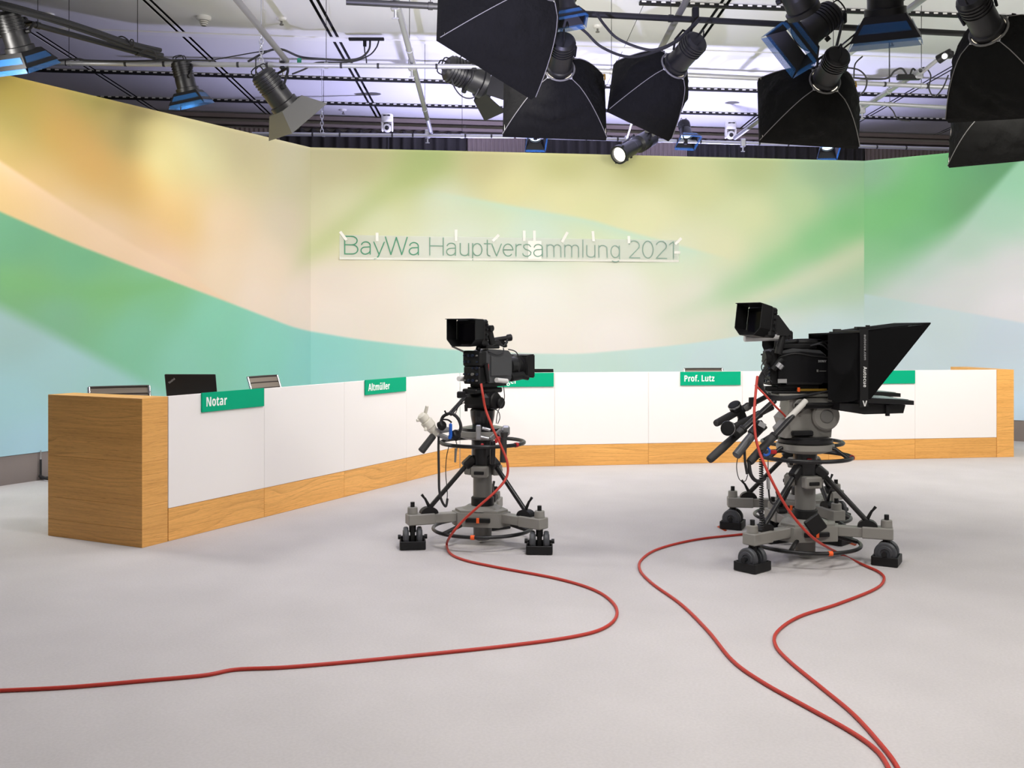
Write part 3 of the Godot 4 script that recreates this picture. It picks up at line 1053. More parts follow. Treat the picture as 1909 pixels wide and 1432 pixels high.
func build_banner() -> void:
	var d := (CORNER_B - CORNER_A).normalized()
	var out := Vector3.UP.cross(d) * -1.0
	if out.z < 0.0:
		out = -out
	var node := thing("lettering_strip", CORNER_A, "translucent paper strip with thin green lettering taped to the printed wall", "banner", "", atan2(-d.z, d.x))
	# local axes: x along the wall, z away from it
	var a := Vector2(0.384, 2.436)
	var b := Vector2(5.106, 2.443)
	var c := Vector2(5.106, 2.754)
	var e := Vector2(0.384, 2.769)
	var base0 := Vector2(0.469, 2.513)
	var base1 := Vector2(5.051, 2.496)
	var bow := func(x: float, y: float) -> float:
		# how far the film hangs off the wall: fixed at its tapes, loose along its foot
		return 0.008 + 0.024 * y * y * (0.55 + 0.45 * sin(x * 4.6 + 0.6)) + 0.002 * sin(x * 11.0)
	var rows := []
	var rear := []
	for i in 9:
		var y := i / 8.0
		var row := []
		var row2 := []
		for j in 121:
			var t := j / 120.0
			var x := lerpf(a.x, b.x, t)
			var hh := lerpf(lerpf(e.y, c.y, t), lerpf(a.y, b.y, t), y)
			var z: float = bow.call(x, y)
			row.append(Vector3(x, hh, z))
			row2.append(Vector3(x, hh, z - 0.002))
		rows.append(row)
		rear.append(row2)
	var m := MB.new()
	m.grid(rows, Vector3.BACK)
	part("film", m, M.film, node)
	var lip := MB.new()
	var r0: Array = rows[8]
	var r1 := []
	for p in r0:
		r1.append(p + Vector3(0, 0.03, 0.012))
	lip.grid([r0, r1], Vector3.BACK)
	part("curled_edge", lip, M.tape_white, node)
	# letters
	var said := "BayWa Hauptversammlung 2021"
	var total := 0.0
	for i in said.length():
		total += glyph(said[i])[0]
	var x_scale := (base1.x - base0.x + 0.06) / total
	var y_scale := 0.238
	var pen := base0.x - 0.04
	for i in said.length():
		var g := glyph(said[i])
		var strokes: Array = g[1]
		if strokes:
			var lm := MB.new()
			for st in strokes:
				ribbon(lm, st, pen, x_scale, y_scale, base0, base1, 0.0072 if i < 6 else 0.0066, e, a, c, b, bow)
			part("letter", lm, M.letter_green if i < 6 else M.letter_grey if i < 16 else M.letter_pale, node)
		pen += g[0] * x_scale
	# the letter on its own patch of white paper
	var patch := MB.new()
	var p0 := Vector2(2.952, 2.720)
	var p1 := Vector2(3.140, 2.470)
	var pc := (p0.x + p1.x) / 2
	var patch_rows := []
	for i in 7:
		var y := lerpf(0.08, 0.97, i / 6.0)
		var hh := lerpf(p0.y, p1.y, i / 6.0)
		patch_rows.append([Vector3(p0.x, hh, bow.call(p0.x, y) + 0.002), Vector3(pc, hh, bow.call(pc, y) + 0.002), Vector3(p1.x, hh, bow.call(p1.x, y) + 0.002)])
	patch.grid(patch_rows, Vector3.BACK)
	part("paper_patch", patch, M.tape_white, node)
	for t in [[Vector2(0.391, 2.813), Vector2(0.477, 2.698)], [Vector2(0.885, 2.805), Vector2(0.885, 2.688)], [Vector2(1.956, 2.863), Vector2(1.956, 2.701)], [Vector2(2.548, 2.797), Vector2(2.459, 2.707)], [Vector2(2.899, 2.861), Vector2(2.899, 2.712)], [Vector2(3.042, 2.863), Vector2(3.042, 2.714)], [Vector2(3.510, 2.847), Vector2(3.427, 2.704)], [Vector2(3.868, 2.866), Vector2(3.876, 2.724)], [Vector2(4.383, 2.805), Vector2(4.383, 2.700)], [Vector2(5.145, 2.785), Vector2(5.051, 2.693)], [Vector2(5.129, 2.580), Vector2(5.035, 2.579)]]:
		var q0: Vector2 = t[0]
		var q1: Vector2 = t[1]
		var along := (q1 - q0).normalized()
		var across := Vector2(-along.y, along.x) * 0.019
		var z0 := 0.004
		var z1 := 0.02
		var tm := MB.new()
		tm.sheet(Vector3(q0.x + across.x, q0.y + across.y, z0), Vector3(q0.x - across.x, q0.y - across.y, z0), Vector3(q1.x - across.x, q1.y - across.y, z1), Vector3(q1.x + across.x, q1.y + across.y, z1), 0.0015)
		part("tape", tm, M.tape_white, node)

func ribbon(m: MB, st: Array, pen: float, sx: float, sy: float, b0: Vector2, b1: Vector2, half: float, e: Vector2, a: Vector2, c: Vector2, b: Vector2, bow: Callable) -> void:
	var pts := []
	for q in st:
		var x: float = pen + q.x * sx
		var t := (x - b0.x) / (b1.x - b0.x)
		var next := Vector2(x, lerpf(b0.y, b1.y, t) + q.y * sy)
		if pts:
			# short pieces follow the bowed film
			var last: Vector2 = pts[pts.size() - 1]
			var cuts := int(last.distance_to(next) / 0.035)
			for k in cuts:
				pts.append(last.lerp(next, float(k + 1) / (cuts + 1)))
		pts.append(next)
	for i in pts.size() - 1:
		var p: Vector2 = pts[i]
		var q: Vector2 = pts[i + 1]
		if p.distance_to(q) < 1e-5:
			continue
		var dd := (q - p).normalized()
		var o := Vector2(-dd.y, dd.x) * half
		var s := p - dd * half * 0.7
		var f := q + dd * half * 0.7
		var quad := []
		for k in [s + o, f + o, f - o, s - o]:
			var t: float = (k.x - a.x) / (b.x - a.x)
			var top := lerpf(e.y, c.y, t)
			var low := lerpf(a.y, b.y, t)
			quad.append(Vector3(k.x, k.y, bow.call(k.x, clampf((top - k.y) / (top - low), 0.0, 1.0)) + 0.007))
		m.quad(quad[0], quad[1], quad[2], quad[3], Vector3.BACK)
		for k in 4:
			quad[k] = quad[k] - Vector3(0, 0, 0.002)
		m.quad(quad[0], quad[1], quad[2], quad[3], Vector3.FORWARD)

func caster(parent: Node3D, at: Vector3, turn: float) -> void:
	# twin wheels on a swivel fork inside a cable guard; at: the floor under the swivel
	var b := Basis(Vector3.UP, turn)
	var m := MB.new()
	m.cyl(at + Vector3(0, 0.11, 0), at + Vector3(0, 0.168, 0), 0.024, -1.0, 12)
	m.box(at + Vector3(0, 0.10, 0), Vector3(0.034, 0.10, 0.05), 0.006, b)
	m.cyl(at + Vector3(0, 0.078, 0) - b.x * 0.094, at + Vector3(0, 0.078, 0) + b.x * 0.094, 0.009, -1.0, 10)
	for s in [-1.0, 1.0]:
		m.cyl(at + Vector3(0, 0.078, 0) + b.x * s * 0.08, at + Vector3(0, 0.078, 0) + b.x * s * 0.1, 0.016, -1.0, 10)
	var fork := part("caster", m, M.black, parent)
	for s in [-1.0, 1.0]:
		var w := MB.new()
		var c: Vector3 = at + Vector3(0, 0.078, 0) + b.x * (s * 0.046)
		w.lathe(c - b.x * 0.021, b.x, [[0.0, 0.008], [0.026, 0.006], [0.03, 0.0], [0.044, 0.0], [0.047, 0.004], [0.062, 0.004], [0.069, 0.012], [0.069, 0.03], [0.062, 0.038], [0.047, 0.038], [0.044, 0.042], [0.03, 0.042], [0.026, 0.036], [0.0, 0.034]], 28)
		part("wheel", w, M.tyre, fork)
	var g := MB.new()
	for s in [-1.0, 1.0]:
		g.box(at + Vector3(0, 0.032, 0) + b.x * s * 0.082, Vector3(0.012, 0.056, 0.15), 0.003, b)
		g.box(at + Vector3(0, 0.032, 0) + b.z * s * 0.075, Vector3(0.17, 0.056, 0.012), 0.003, b)
	part("cable_guard", g, M.black, fork)

func pan_bar(parent: Node3D, a: Vector3, b: Vector3, r: float, grip_from: float, tube: Material) -> void:
	var bar := MB.new()
	bar.cyl(a, a.lerp(b, grip_from + 0.05), r, -1.0, 12)
	var p := part("pan_bar", bar, tube, parent)
	var g := MB.new()
	var s := a.lerp(b, grip_from)
	var l := (b - s).length()
	g.lathe(s, b - s, [[0.0, 0.0], [r * 1.25, 0.0], [r * 1.45, 0.01], [r * 1.35, l * 0.3], [r * 1.5, l * 0.6], [r * 1.4, l - 0.012], [r * 1.2, l], [0.0, l]], 14)
	part("grip", g, M.grip, p)
	var c := MB.new()
	c.cyl(s - (b - s).normalized() * 0.012, s + (b - s).normalized() * 0.006, r * 1.55, -1.0, 14)
	part("collar", c, M.black, p)

func pedestal(at: Vector3, arms: Array, reach: Array, turns: Array, ring_high: float, label: String, detail := true) -> Node3D:
	var n := thing("camera_pedestal", at, label, "camera pedestal", "camera pedestals on the carpet")
	var dirs := []
	for a in arms:
		dirs.append(Vector3(a[0], 0, a[1]).normalized())
	# dolly hub: a rounded three sided casting
	var poly := []
	for k in 3:
		var o: Vector3 = dirs[k]
		var t := Vector3(-o.z, 0, o.x)
		for p in [o * 0.205 - t * 0.062, o * 0.205 + t * 0.062]:
			poly.append(Vector2(p.x, p.z))
	poly.sort_custom(func(p: Vector2, q: Vector2) -> bool: return p.angle() < q.angle())
	var hub := MB.new()
	hub.prism(poly, Vector3(0, 0.135, 0), Vector3.RIGHT, Vector3.BACK, Vector3(0, 0.095, 0))
	var inner := []
	for p in poly:
		inner.append(p * 0.9)
	hub.prism(inner, Vector3(0, 0.23, 0), Vector3.RIGHT, Vector3.BACK, Vector3(0, 0.015, 0))
	hub.lathe(Vector3(0, 0.24, 0), Vector3.UP, [[0.15, 0.0], [0.105, 0.025], [0.0, 0.026]], 24)
	var hub_part := part("dolly_hub", hub, M.grey_cast, n)
	var slot := MB.new()
	slot.box(Vector3(dirs[0] + dirs[1]).normalized() * 0.166 + Vector3(0, 0.185, 0), Vector3(0.17, 0.03, 0.02), 0.004, Basis.looking_at(-(dirs[0] + dirs[1]).normalized()))
	part("pedal", slot, M.black, hub_part)
	for k in 3:
		var o: Vector3 = dirs[k]
		var t := Vector3(-o.z, 0, o.x)
		var r: float = reach[k]
		var turn := Basis(o, Vector3.UP, o.cross(Vector3.UP))
		var arm := MB.new()
		arm.box(o * (r * 0.5 + 0.06) + Vector3(0, 0.196, 0), Vector3(r - 0.12, 0.062, 0.075), 0.004, turn)
		arm.box(o * (r - 0.055) + Vector3(0, 0.198, 0), Vector3(0.19, 0.074, 0.098), 0.006, turn)
		var ap := part("arm", arm, M.grey_cast, n)
		var post := MB.new()
		post.cyl(o * r + Vector3(0, 0.232, 0), o * r + Vector3(0, 0.282, 0), 0.036, 0.034, 16, 0.004)
		part("post", post, M.grey_cast, ap)
		post = MB.new()
		post.cyl(o * r + Vector3(0, 0.28, 0), o * r + Vector3(0, 0.315, 0), 0.015, -1.0, 10)
		part("pin", post, M.black, ap)
		caster(n, o * r, turns[k])
		# brace from the column to the arm, with its locking shoe and lever
		var brace := MB.new()
		var foot := o * (r - 0.115) + Vector3(0, 0.262, 0)
		var head := o * 0.095 + Vector3(0, 0.575, 0)
		brace.cyl(head, foot, 0.0165, -1.0, 12)
		brace.box(o * 0.10 + Vector3(0, 0.57, 0), Vector3(0.09, 0.06, 0.06), 0.008, Basis(o, Vector3.UP, o.cross(Vector3.UP)) * Basis(Vector3.BACK, -0.7))
		var bp := part("brace", brace, M.black_satin, n)
		var shoe := MB.new()
		var half := []
		for j in 11:
			var an := PI * j / 10.0
			half.append(Vector2(cos(an) * 0.062, sin(an) * 0.045))
		shoe.prism(half, foot + Vector3(0, -0.03, 0) - t * 0.03, o, Vector3.UP, t * 0.06)
		part("shoe", shoe, M.black, bp)
		var lever := MB.new()
		lever.cyl(foot + Vector3(0, 0.02, 0), foot + o * 0.028 + Vector3(0, 0.075, 0), 0.012, 0.008, 8)
		lever.cyl(foot + o * 0.02 + Vector3(0, 0.06, 0), foot + o * 0.05 + Vector3(0, 0.10, 0), 0.006, 0.01, 8)
		part("lever", lever, M.black, bp)
	# column
	var col := MB.new()
	col.lathe(Vector3.ZERO, Vector3.UP, [[0.0, 0.022], [0.05, 0.022], [0.064, 0.05], [0.066, 0.14]], 28)
	col.lathe(Vector3.ZERO, Vector3.UP, [[0.066, 0.26], [0.066, 0.56], [0.0, 0.56]], 28)
	part("lower_column", col, M.grey_dark, n)
	var collar := MB.new()
	collar.lathe(Vector3.ZERO, Vector3.UP, [[0.07, 0.255], [0.08, 0.262], [0.08, 0.318], [0.072, 0.325], [0.066, 0.325]], 28)
	part("collar", collar, M.black, n)
	var up := MB.new()
	up.lathe(Vector3.ZERO, Vector3.UP, [[0.078, 0.55], [0.078, ring_high + 0.03], [0.0, ring_high + 0.03]], 12)
	part("upper_column", up, M.black_gloss, n)
	var front: Vector3 = (dirs[0] + dirs[1]).normalized()
	if arms.size() > 3 or not detail:
		front = Vector3(0, 0, 1)
	for k in 3:
		var o := front.rotated(Vector3.UP, TAU * k / 3.0)
		var br := MB.new()
		br.box(o * 0.095 + Vector3(0, 0.51, 0), Vector3(0.115, 0.075, 0.07), 0.008, Basis.looking_at(-o))
		var b := part("bracket", br, M.grey_cast, n)
		br = MB.new()
		br.box(o * 0.133 + Vector3(0, 0.505, 0), Vector3(0.07, 0.022, 0.01), 0.003, Basis.looking_at(-o))
		part("catch", br, M.black, b)
	# rings
	var ring := MB.new()
	ring.torus(Vector3(0, 0.105, 0), Vector3.UP, 0.346, 0.0125, 64, 10)
	var lower := part("foot_ring", ring, M.black_satin, n)
	for k in 3:
		var o: Vector3 = dirs[k].rotated(Vector3.UP, 0.35)
		var sp := MB.new()
		sp.cyl(o * 0.17 + Vector3(0, 0.15, 0), o * 0.342 + Vector3(0, 0.106, 0), 0.015, -1.0, 8)
		part("spoke", sp, M.black_satin, lower)
	var wheel := MB.new()
	wheel.torus(Vector3(0, ring_high, 0), Vector3.UP, 0.292, 0.0135, 64, 10)
	var upper := part("steering_ring", wheel, M.black_satin, n)
	for k in 3:
		var o := front.rotated(Vector3.UP, 0.75 + TAU * k / 3.0)
		var sp := MB.new()
		sp.sweep([o * 0.10 + Vector3(0, ring_high + 0.07, 0), o * 0.2 + Vector3(0, ring_high + 0.06, 0), o * 0.29 + Vector3(0, ring_high, 0)], 0.013, 8)
		part("spoke", sp, M.black_satin, upper)
	for q in [[0.346, 0.105, 0.0, 0.016], [0.292, ring_high, 1.1, 0.017]]:
		var o := front.rotated(Vector3.UP, q[2])
		var tp := MB.new()
		tp.cyl(o * q[0] + Vector3(0, q[1], 0) - Vector3(-o.z, 0, o.x) * 0.013, o * q[0] + Vector3(0, q[1], 0) + Vector3(-o.z, 0, o.x) * 0.013, q[3], -1.0, 12)
		part("tape_band", tp, M.orange if q[2] == 0.0 else M.red, lower if q[2] == 0.0 else upper)
	var tp := MB.new()
	tp.box(front * 0.172 + Vector3(0, 0.185, 0), Vector3(0.02, 0.036, 0.014), 0.002, Basis.looking_at(-front))
	part("tape_band", tp, M.orange, hub_part)
	# top plates under the pan head
	var top := MB.new()
	top.lathe(Vector3(0, ring_high, 0), Vector3.UP, [[0.0, 0.025], [0.12, 0.025], [0.18, 0.045], [0.185, 0.05], [0.185, 0.085], [0.0, 0.085]], 32)
	part("top_plate", top, M.grey_cast, n)
	return n

func view_finder(parent: Node3D, c: Vector3, b: Basis, w: float, h: float, d: float) -> void:
	# b.x points from the operator's eye to the screen
	var hs := MB.new()
	hs.box(c + b.x * d * 0.30, Vector3(d * 0.4, h * 0.98, w), 0.012, b)
	var body := part("viewfinder", hs, M.black, parent)
	var hood := MB.new()
	var p := func(x: float, y: float, z: float) -> Vector3:
		return c + b.x * x + b.y * y + b.z * z
	var x0 := -d * 0.5
	var x1 := d * 0.14
	var cham := 0.045
	var near := [[-w / 2, h / 2], [w / 2, h / 2], [w / 2, -h / 2 + cham], [w / 2 - cham, -h / 2], [-w / 2 + cham, -h / 2], [-w / 2, -h / 2 + cham]]
	for i in near.size():
		var q: Array = near[i]
		var r: Array = near[(i + 1) % near.size()]
		var top := 0.02 if i == 0 else 0.0
		var e := [p.call(x0 - top, q[1], q[0]), p.call(x0 - top, r[1], r[0]), p.call(x1, r[1] * 0.96, r[0] * 0.96), p.call(x1, q[1] * 0.96, q[0] * 0.96)]
		hood.sheet(e[0], e[1], e[2], e[3], 0.004)
	part("hood", hood, M.black, body)
	var s := MB.new()
	s.box(c + b.x * d * 0.095, Vector3(0.004, h * 0.66, w * 0.72), 0.0, b)
	part("screen", s, M.screen, body)
	var k := MB.new()
	for i in 4:
		k.cyl(c + b.x * d * 0.3 + b.z * w * 0.5 + b.y * h * (0.3 - 0.18 * i), c + b.x * d * 0.3 + b.z * (w * 0.5 + 0.014) + b.y * h * (0.3 - 0.18 * i), 0.009, 0.008, 10)
	part("knob_row", k, M.black_satin, body)
	var light := MB.new()
	light.box(c + b.x * d * 0.2 + b.y * (h * 0.5 + 0.004), Vector3(0.02, 0.006, 0.06), 0.002, b)
	part("tally", light, M.white_plastic, body)

func strand(called: String, pts: Array, r: float, m: Material, parent: Node3D, per := 6) -> void:
	var s := MB.new()
	s.sweep(MB.curve(pts, per), r, 7)
	part(called, s, m, parent)

func camera_body(at: Vector3, turn: float, label: String) -> Node3D:
	# local axes: x towards the lens, z to the camera's right
	var n := thing("studio_camera", at, label, "camera", "studio cameras", turn)
	var prof := [[-0.10, 0.03], [-0.06, 0.0], [0.17, 0.0], [0.20, 0.03], [0.20, 0.19], [0.16, 0.222], [-0.02, 0.235], [-0.10, 0.215]]
	var b := MB.new()
	b.prism(prof, Vector3(0, 0.02, -0.07), Vector3.RIGHT, Vector3.UP, Vector3(0, 0, 0.14))
	var body := part("body", b, M.body_grey, n)
	var sp := MB.new()
	sp.prism([[-0.05, 0.05], [0.14, 0.045], [0.16, 0.15], [0.10, 0.185], [-0.05, 0.19]], Vector3(0, 0.02, 0.07), Vector3.RIGHT, Vector3.UP, Vector3(0, 0, 0.01))
	part("side_panel", sp, M.body_grey, body)
	var r := MB.new()
	r.box(Vector3(-0.135, 0.075, 0), Vector3(0.075, 0.12, 0.145), 0.008)
	r.box(Vector3(-0.135, 0.19, 0), Vector3(0.075, 0.11, 0.165), 0.012)
	var rear := part("rear_unit", r, M.black, n)
	var rng := RandomNumberGenerator.new()
	rng.seed = 7
	for row in 5:
		for col in 4:
			if rng.randf() < 0.25:
				continue
			var cn := MB.new()
			var y := 0.04 + row * 0.043
			var z := -0.055 + col * 0.036
			cn.cyl(Vector3(-0.173, y, z), Vector3(-0.183 - 0.008 * rng.randf(), y, z), 0.010 if rng.randf() < 0.5 else 0.006, -1.0, 8)
			part("connector", cn, M.board_dark if rng.randf() < 0.6 else M.grey_dark, rear)
	var h := MB.new()
	h.sweep(MB.curve([Vector3(-0.10, 0.25, 0), Vector3(-0.07, 0.285, 0), Vector3(0.05, 0.30, 0), Vector3(0.19, 0.295, 0), Vector3(0.21, 0.265, 0)], 5), 0.017, 8)
	part("top_handle", h, M.black, n)
	var wedge := MB.new()
	wedge.box(Vector3(0.02, 0.006, 0), Vector3(0.28, 0.03, 0.11), 0.004)
	part("wedge_plate", wedge, M.black, n)
	return n

func build_lens(n: Node3D, hood := true) -> void:
	var l := MB.new()
	l.lathe(Vector3(0.19, 0.125, 0), Vector3.RIGHT, [[0.0, 0.0], [0.052, 0.0], [0.055, 0.03], [0.07, 0.035], [0.072, 0.10], [0.062, 0.105], [0.065, 0.16], [0.08, 0.165], [0.08, 0.20], [0.07, 0.21], [0.07, 0.195], [0.0, 0.19]], 28)
	var lens := part("lens", l, M.black_satin, n)
	var g := MB.new()
	g.cyl(Vector3(0.2, 0.05, 0.055), Vector3(0.33, 0.06, 0.075), 0.033, 0.03, 14, 0.005)
	g.cyl(Vector3(0.30, 0.055, 0.08), Vector3(0.36, 0.04, 0.095), 0.022, 0.018, 12)
	part("servo_grip", g, M.black, lens)
	if hood:
		var h := MB.new()
		var x0 := 0.36
		var x1 := 0.43
		var q := [[0.09, 0.075], [0.09, -0.075], [-0.09, -0.075], [-0.09, 0.075]]
		for i in 4:
			var a: Array = q[i]
			var b: Array = q[(i + 1) % 4]
			h.sheet(Vector3(x0, 0.125 + a[1] * 0.95, a[0] * 0.95), Vector3(x0, 0.125 + b[1] * 0.95, b[0] * 0.95), Vector3(x1, 0.125 + b[1] * 1.05, b[0] * 1.1), Vector3(x1, 0.125 + a[1] * 1.05, a[0] * 1.1), 0.008)
		h.box(Vector3(x0 + 0.006, 0.125, 0), Vector3(0.014, 0.145, 0.175), 0.006)
		part("lens_hood", h, M.black_satin, lens)

func build_pedestals() -> void:
	left_camera()
	right_camera()
	rear_camera()

func left_camera() -> void:
	var o := Vector3(-0.207, 0, -7.05)
	var n := pedestal(o, [[-0.935, 0.355], [0.772, 0.636], [0.164, -0.986]], [0.507, 0.507, 0.507], [0.12, -0.05, 0.6], 0.705, "grey three wheeled camera pedestal with black fluid head standing alone before the desk")
	var m := MB.new()
	m.lathe(Vector3(0, 0.79, 0), Vector3.UP, [[0.0, 0.0], [0.15, 0.0], [0.15, 0.02], [0.11, 0.028], [0.072, 0.035], [0.085, 0.10], [0.088, 0.14], [0.08, 0.15], [0.0, 0.15]], 28)
	part("bowl", m, M.black_gloss, n)
	m = MB.new()
	var b := Basis(Vector3.UP, 0.93)
	m.box(Vector3(0, 1.0, 0), Vector3(0.2, 0.11, 0.22), 0.03, b)
	m.cyl(b * Vector3(0, 0, -0.125) + Vector3(0, 1.0, 0), b * Vector3(0, 0, 0.125) + Vector3(0, 1.0, 0), 0.06, -1.0, 24, 0.008)
	m.cyl(b * Vector3(0.03, 0, 0.12) + Vector3(0, 0.985, 0), b * Vector3(0.03, 0, 0.15) + Vector3(0, 0.985, 0), 0.04, -1.0, 20, 0.006)
	var head := part("fluid_head", m, M.black, n)
	m = MB.new()
	m.box(Vector3(0, 1.068, 0), Vector3(0.30, 0.035, 0.13), 0.008, b)
	m.box(Vector3(0, 1.088, 0), Vector3(0.22, 0.014, 0.10), 0.004, b)
	part("head_plate", m, M.black, head)
	m = MB.new()
	m.cyl(Vector3(-0.318, 0.974, -6.950) - o, Vector3(-0.318, 0.930, -6.950) - o, 0.013, 0.011, 10)
	part("brake_lever", m, M.black, head)
	for q in [[Vector3(-0.321, 1.041, -6.950), Vector3(-0.432, 0.922, -6.820)], [Vector3(-0.321, 1.028, -6.930), Vector3(-0.416, 0.916, -6.800)]]:
		m = MB.new()
		m.cyl(q[0] - o, q[1] - o, 0.008, -1.0, 8)
		part("link_rod", m, M.black_satin, head)
	m = MB.new()
	m.box(Vector3(-0.351, 1.045, -6.950) - o, Vector3(0.06, 0.045, 0.05), 0.006)
	part("rod_clamp", m, M.black, head)
	# ivory zoom control with its black grip, on the side of the loose headset
	m = MB.new()
	m.lathe(Vector3(-0.531, 0.813, -6.780) - o, Vector3(-0.618, 0.936, -6.740) - Vector3(-0.531, 0.813, -6.780), [[0.0, 0.0], [0.03, 0.0], [0.036, 0.03], [0.042, 0.04], [0.042, 0.085], [0.03, 0.09], [0.036, 0.10], [0.036, 0.135], [0.022, 0.145], [0.0, 0.145]], 16)
	m.cyl(Vector3(-0.590, 0.906, -6.750) - o, Vector3(-0.570, 0.984, -6.730) - o, 0.013, 0.011, 8)
	m.cyl(Vector3(-0.601, 0.892, -6.750) - o, Vector3(-0.639, 0.886, -6.730) - o, 0.012, 0.011, 8)
	m.cyl(Vector3(-0.576, 0.863, -6.750) - o, Vector3(-0.581, 0.818, -6.730) - o, 0.012, 0.010, 8)
	m.box(Vector3(-0.517, 0.802, -6.780) - o, Vector3(0.05, 0.05, 0.05), 0.01, Basis(Vector3.BACK, 0.7))
	var zoom := part("zoom_control", m, M.ivory, n)
	m = MB.new()
	m.cyl(Vector3(-0.530, 0.781, -6.770) - o, Vector3(-0.609, 0.679, -6.720) - o, 0.024, 0.026, 14, 0.004)
	part("grip", m, M.grip, zoom)
	m = MB.new()
	m.cyl(Vector3(-0.517, 0.795, -6.780) - o, Vector3(-0.442, 0.753, -6.860) - o, 0.018, -1.0, 12)
	m.cyl(Vector3(-0.495, 0.813, -6.780) - o, Vector3(-0.442, 0.812, -6.860) - o, 0.02, -1.0, 12)
	part("clamp", m, M.steel, zoom)
	# pale clamps and hanging grips on the lens side
	m = MB.new()
	m.box(Vector3(-0.042, 0.805, -6.860) - o, Vector3(0.055, 0.07, 0.05), 0.012)
	m.cyl(Vector3(-0.144, 0.756, -6.840) - o, Vector3(-0.071, 0.818, -6.840) - o, 0.012, -1.0, 10)
	m.cyl(Vector3(-0.202, 0.829, -6.800) - o, Vector3(-0.147, 0.815, -6.800) - o, 0.011, -1.0, 10)
	m.cyl(Vector3(-0.224, 0.771, -6.800) - o, Vector3(-0.158, 0.756, -6.800) - o, 0.012, -1.0, 10)
	m.box(Vector3(-0.227, 0.800, -6.800) - o, Vector3(0.035, 0.10, 0.03), 0.006)
	var focus := part("focus_control", m, M.steel, n)
	m = MB.new()
	m.cyl(Vector3(-0.056, 0.767, -6.800) - o, Vector3(-0.060, 0.596, -6.800) - o, 0.022, 0.024, 14, 0.004)
	m.cyl(Vector3(-0.053, 0.800, -6.800) - o, Vector3(-0.053, 0.760, -6.800) - o, 0.028, 0.02, 14)
	part("grip", m, M.grip, focus)
	m = MB.new()
	m.cyl(Vector3(-0.129, 0.744, -6.780) - o, Vector3(-0.132, 0.585, -6.780) - o, 0.019, 0.018, 14, 0.004)
	part("grip", m, M.black_gloss, focus)
	for q in [Vector3(-0.089, 0.759, -6.780), Vector3(-0.107, 0.744, -6.780), Vector3(-0.201, 0.711, -6.780)]:
		m = MB.new()
		m.box(q - o, Vector3(0.02, 0.03, 0.02), 0.004)
		part("red_mark", m, M.red, focus)
	strand("control_cable", [Vector3(-0.496, 0.793, -6.800) - o, Vector3(-0.497, 0.697, -6.780) - o, Vector3(-0.493, 0.537, -6.760) - o, Vector3(-0.489, 0.412, -6.750) - o, Vector3(-0.471, 0.340, -6.750) - o, Vector3(-0.447, 0.303, -6.770) - o, Vector3(-0.438, 0.349, -6.800) - o], 0.0085, M.rubber, n)
	strand("thin_cable", [Vector3(-0.426, 0.711, -6.780) - o, Vector3(-0.443, 0.626, -6.770) - o, Vector3(-0.447, 0.517, -6.770) - o, Vector3(-0.437, 0.389, -6.780) - o, Vector3(-0.444, 0.309, -6.780) - o], 0.003, M.rubber, n)
	strand("thin_cable", [Vector3(-0.061, 1.122, -6.900) - o, Vector3(-0.053, 1.016, -6.880) - o, Vector3(-0.097, 0.933, -6.860) - o, Vector3(-0.108, 0.853, -6.860) - o], 0.003, M.rubber, n)
	strand("thin_cable", [Vector3(-0.145, 0.955, -6.860) - o, Vector3(-0.097, 0.944, -6.820) - o, Vector3(-0.082, 0.900, -6.820) - o, Vector3(-0.097, 0.854, -6.840) - o], 0.003, M.rubber, n)
	strand("thin_cable", [Vector3(-0.327, 0.995, -6.920) - o, Vector3(-0.366, 0.968, -6.880) - o, Vector3(-0.390, 0.909, -6.840) - o], 0.003, M.rubber, n)
	strand("intercom_lead", [Vector3(-0.381, 0.762, -6.750) - o, Vector3(-0.369, 0.705, -6.740) - o, Vector3(-0.377, 0.662, -6.740) - o], 0.003, M.rubber, n)
	m = MB.new()
	m.cyl(Vector3(-0.377, 0.698, -6.740) - o, Vector3(-0.382, 0.604, -6.740) - o, 0.009, 0.007, 10)
	part("jack_plug", m, M.grey_dark, n)
	# camera
	var c := camera_body(Vector3(-0.177, 1.105, -7.05), 0.927, "studio camera with a bare zoom lens and square hood standing alone before the desk")
	build_lens(c)
	view_finder(c, Vector3(-0.145, 0.37, -0.052), Basis(), 0.25, 0.185, 0.155)
	m = MB.new()
	m.box(Vector3(-0.02, 0.345, 0.05), Vector3(0.05, 0.13, 0.03), 0.008, Basis(Vector3.BACK, 0.35))
	m.cyl(Vector3(-0.045, 0.40, 0.03), Vector3(-0.045, 0.40, 0.085), 0.022, -1.0, 14)
	m.box(Vector3(0.0, 0.272, 0.02), Vector3(0.15, 0.03, 0.08), 0.006)
	part("viewfinder_arm", m, M.black, c)
	m = MB.new()
	m.sheet(Vector3(-0.22, 0.27, -0.14), Vector3(-0.22, 0.27, -0.11), Vector3(-0.11, 0.215, -0.05), Vector3(-0.11, 0.215, -0.08), 0.004)
	part("support_strap", m, M.grey_dark, c)
	m = MB.new()
	m.cyl(Vector3(0.11, 0.315, -0.03), Vector3(0.22, 0.33, 0.02), 0.018, -1.0, 12)
	m.cyl(Vector3(0.22, 0.33, 0.01), Vector3(0.25, 0.335, 0.03), 0.025, -1.0, 12, 0.004)
	part("microphone_mount", m, M.black, c)
	for i in 3:
		strand("loose_cable", [Vector3(-0.06, 0.26, 0.05 - 0.02 * i), Vector3(0.03, 0.29 + 0.012 * i, 0.06), Vector3(0.12, 0.275, 0.055), Vector3(0.20, 0.30 + 0.01 * i, 0.03)], 0.006, M.rubber, c)
	strand("lens_cable", [Vector3(0.17, 0.25, 0.06), Vector3(0.23, 0.23, 0.085), Vector3(0.27, 0.16, 0.09), Vector3(0.27, 0.09, 0.08)], 0.004, M.rubber, c)
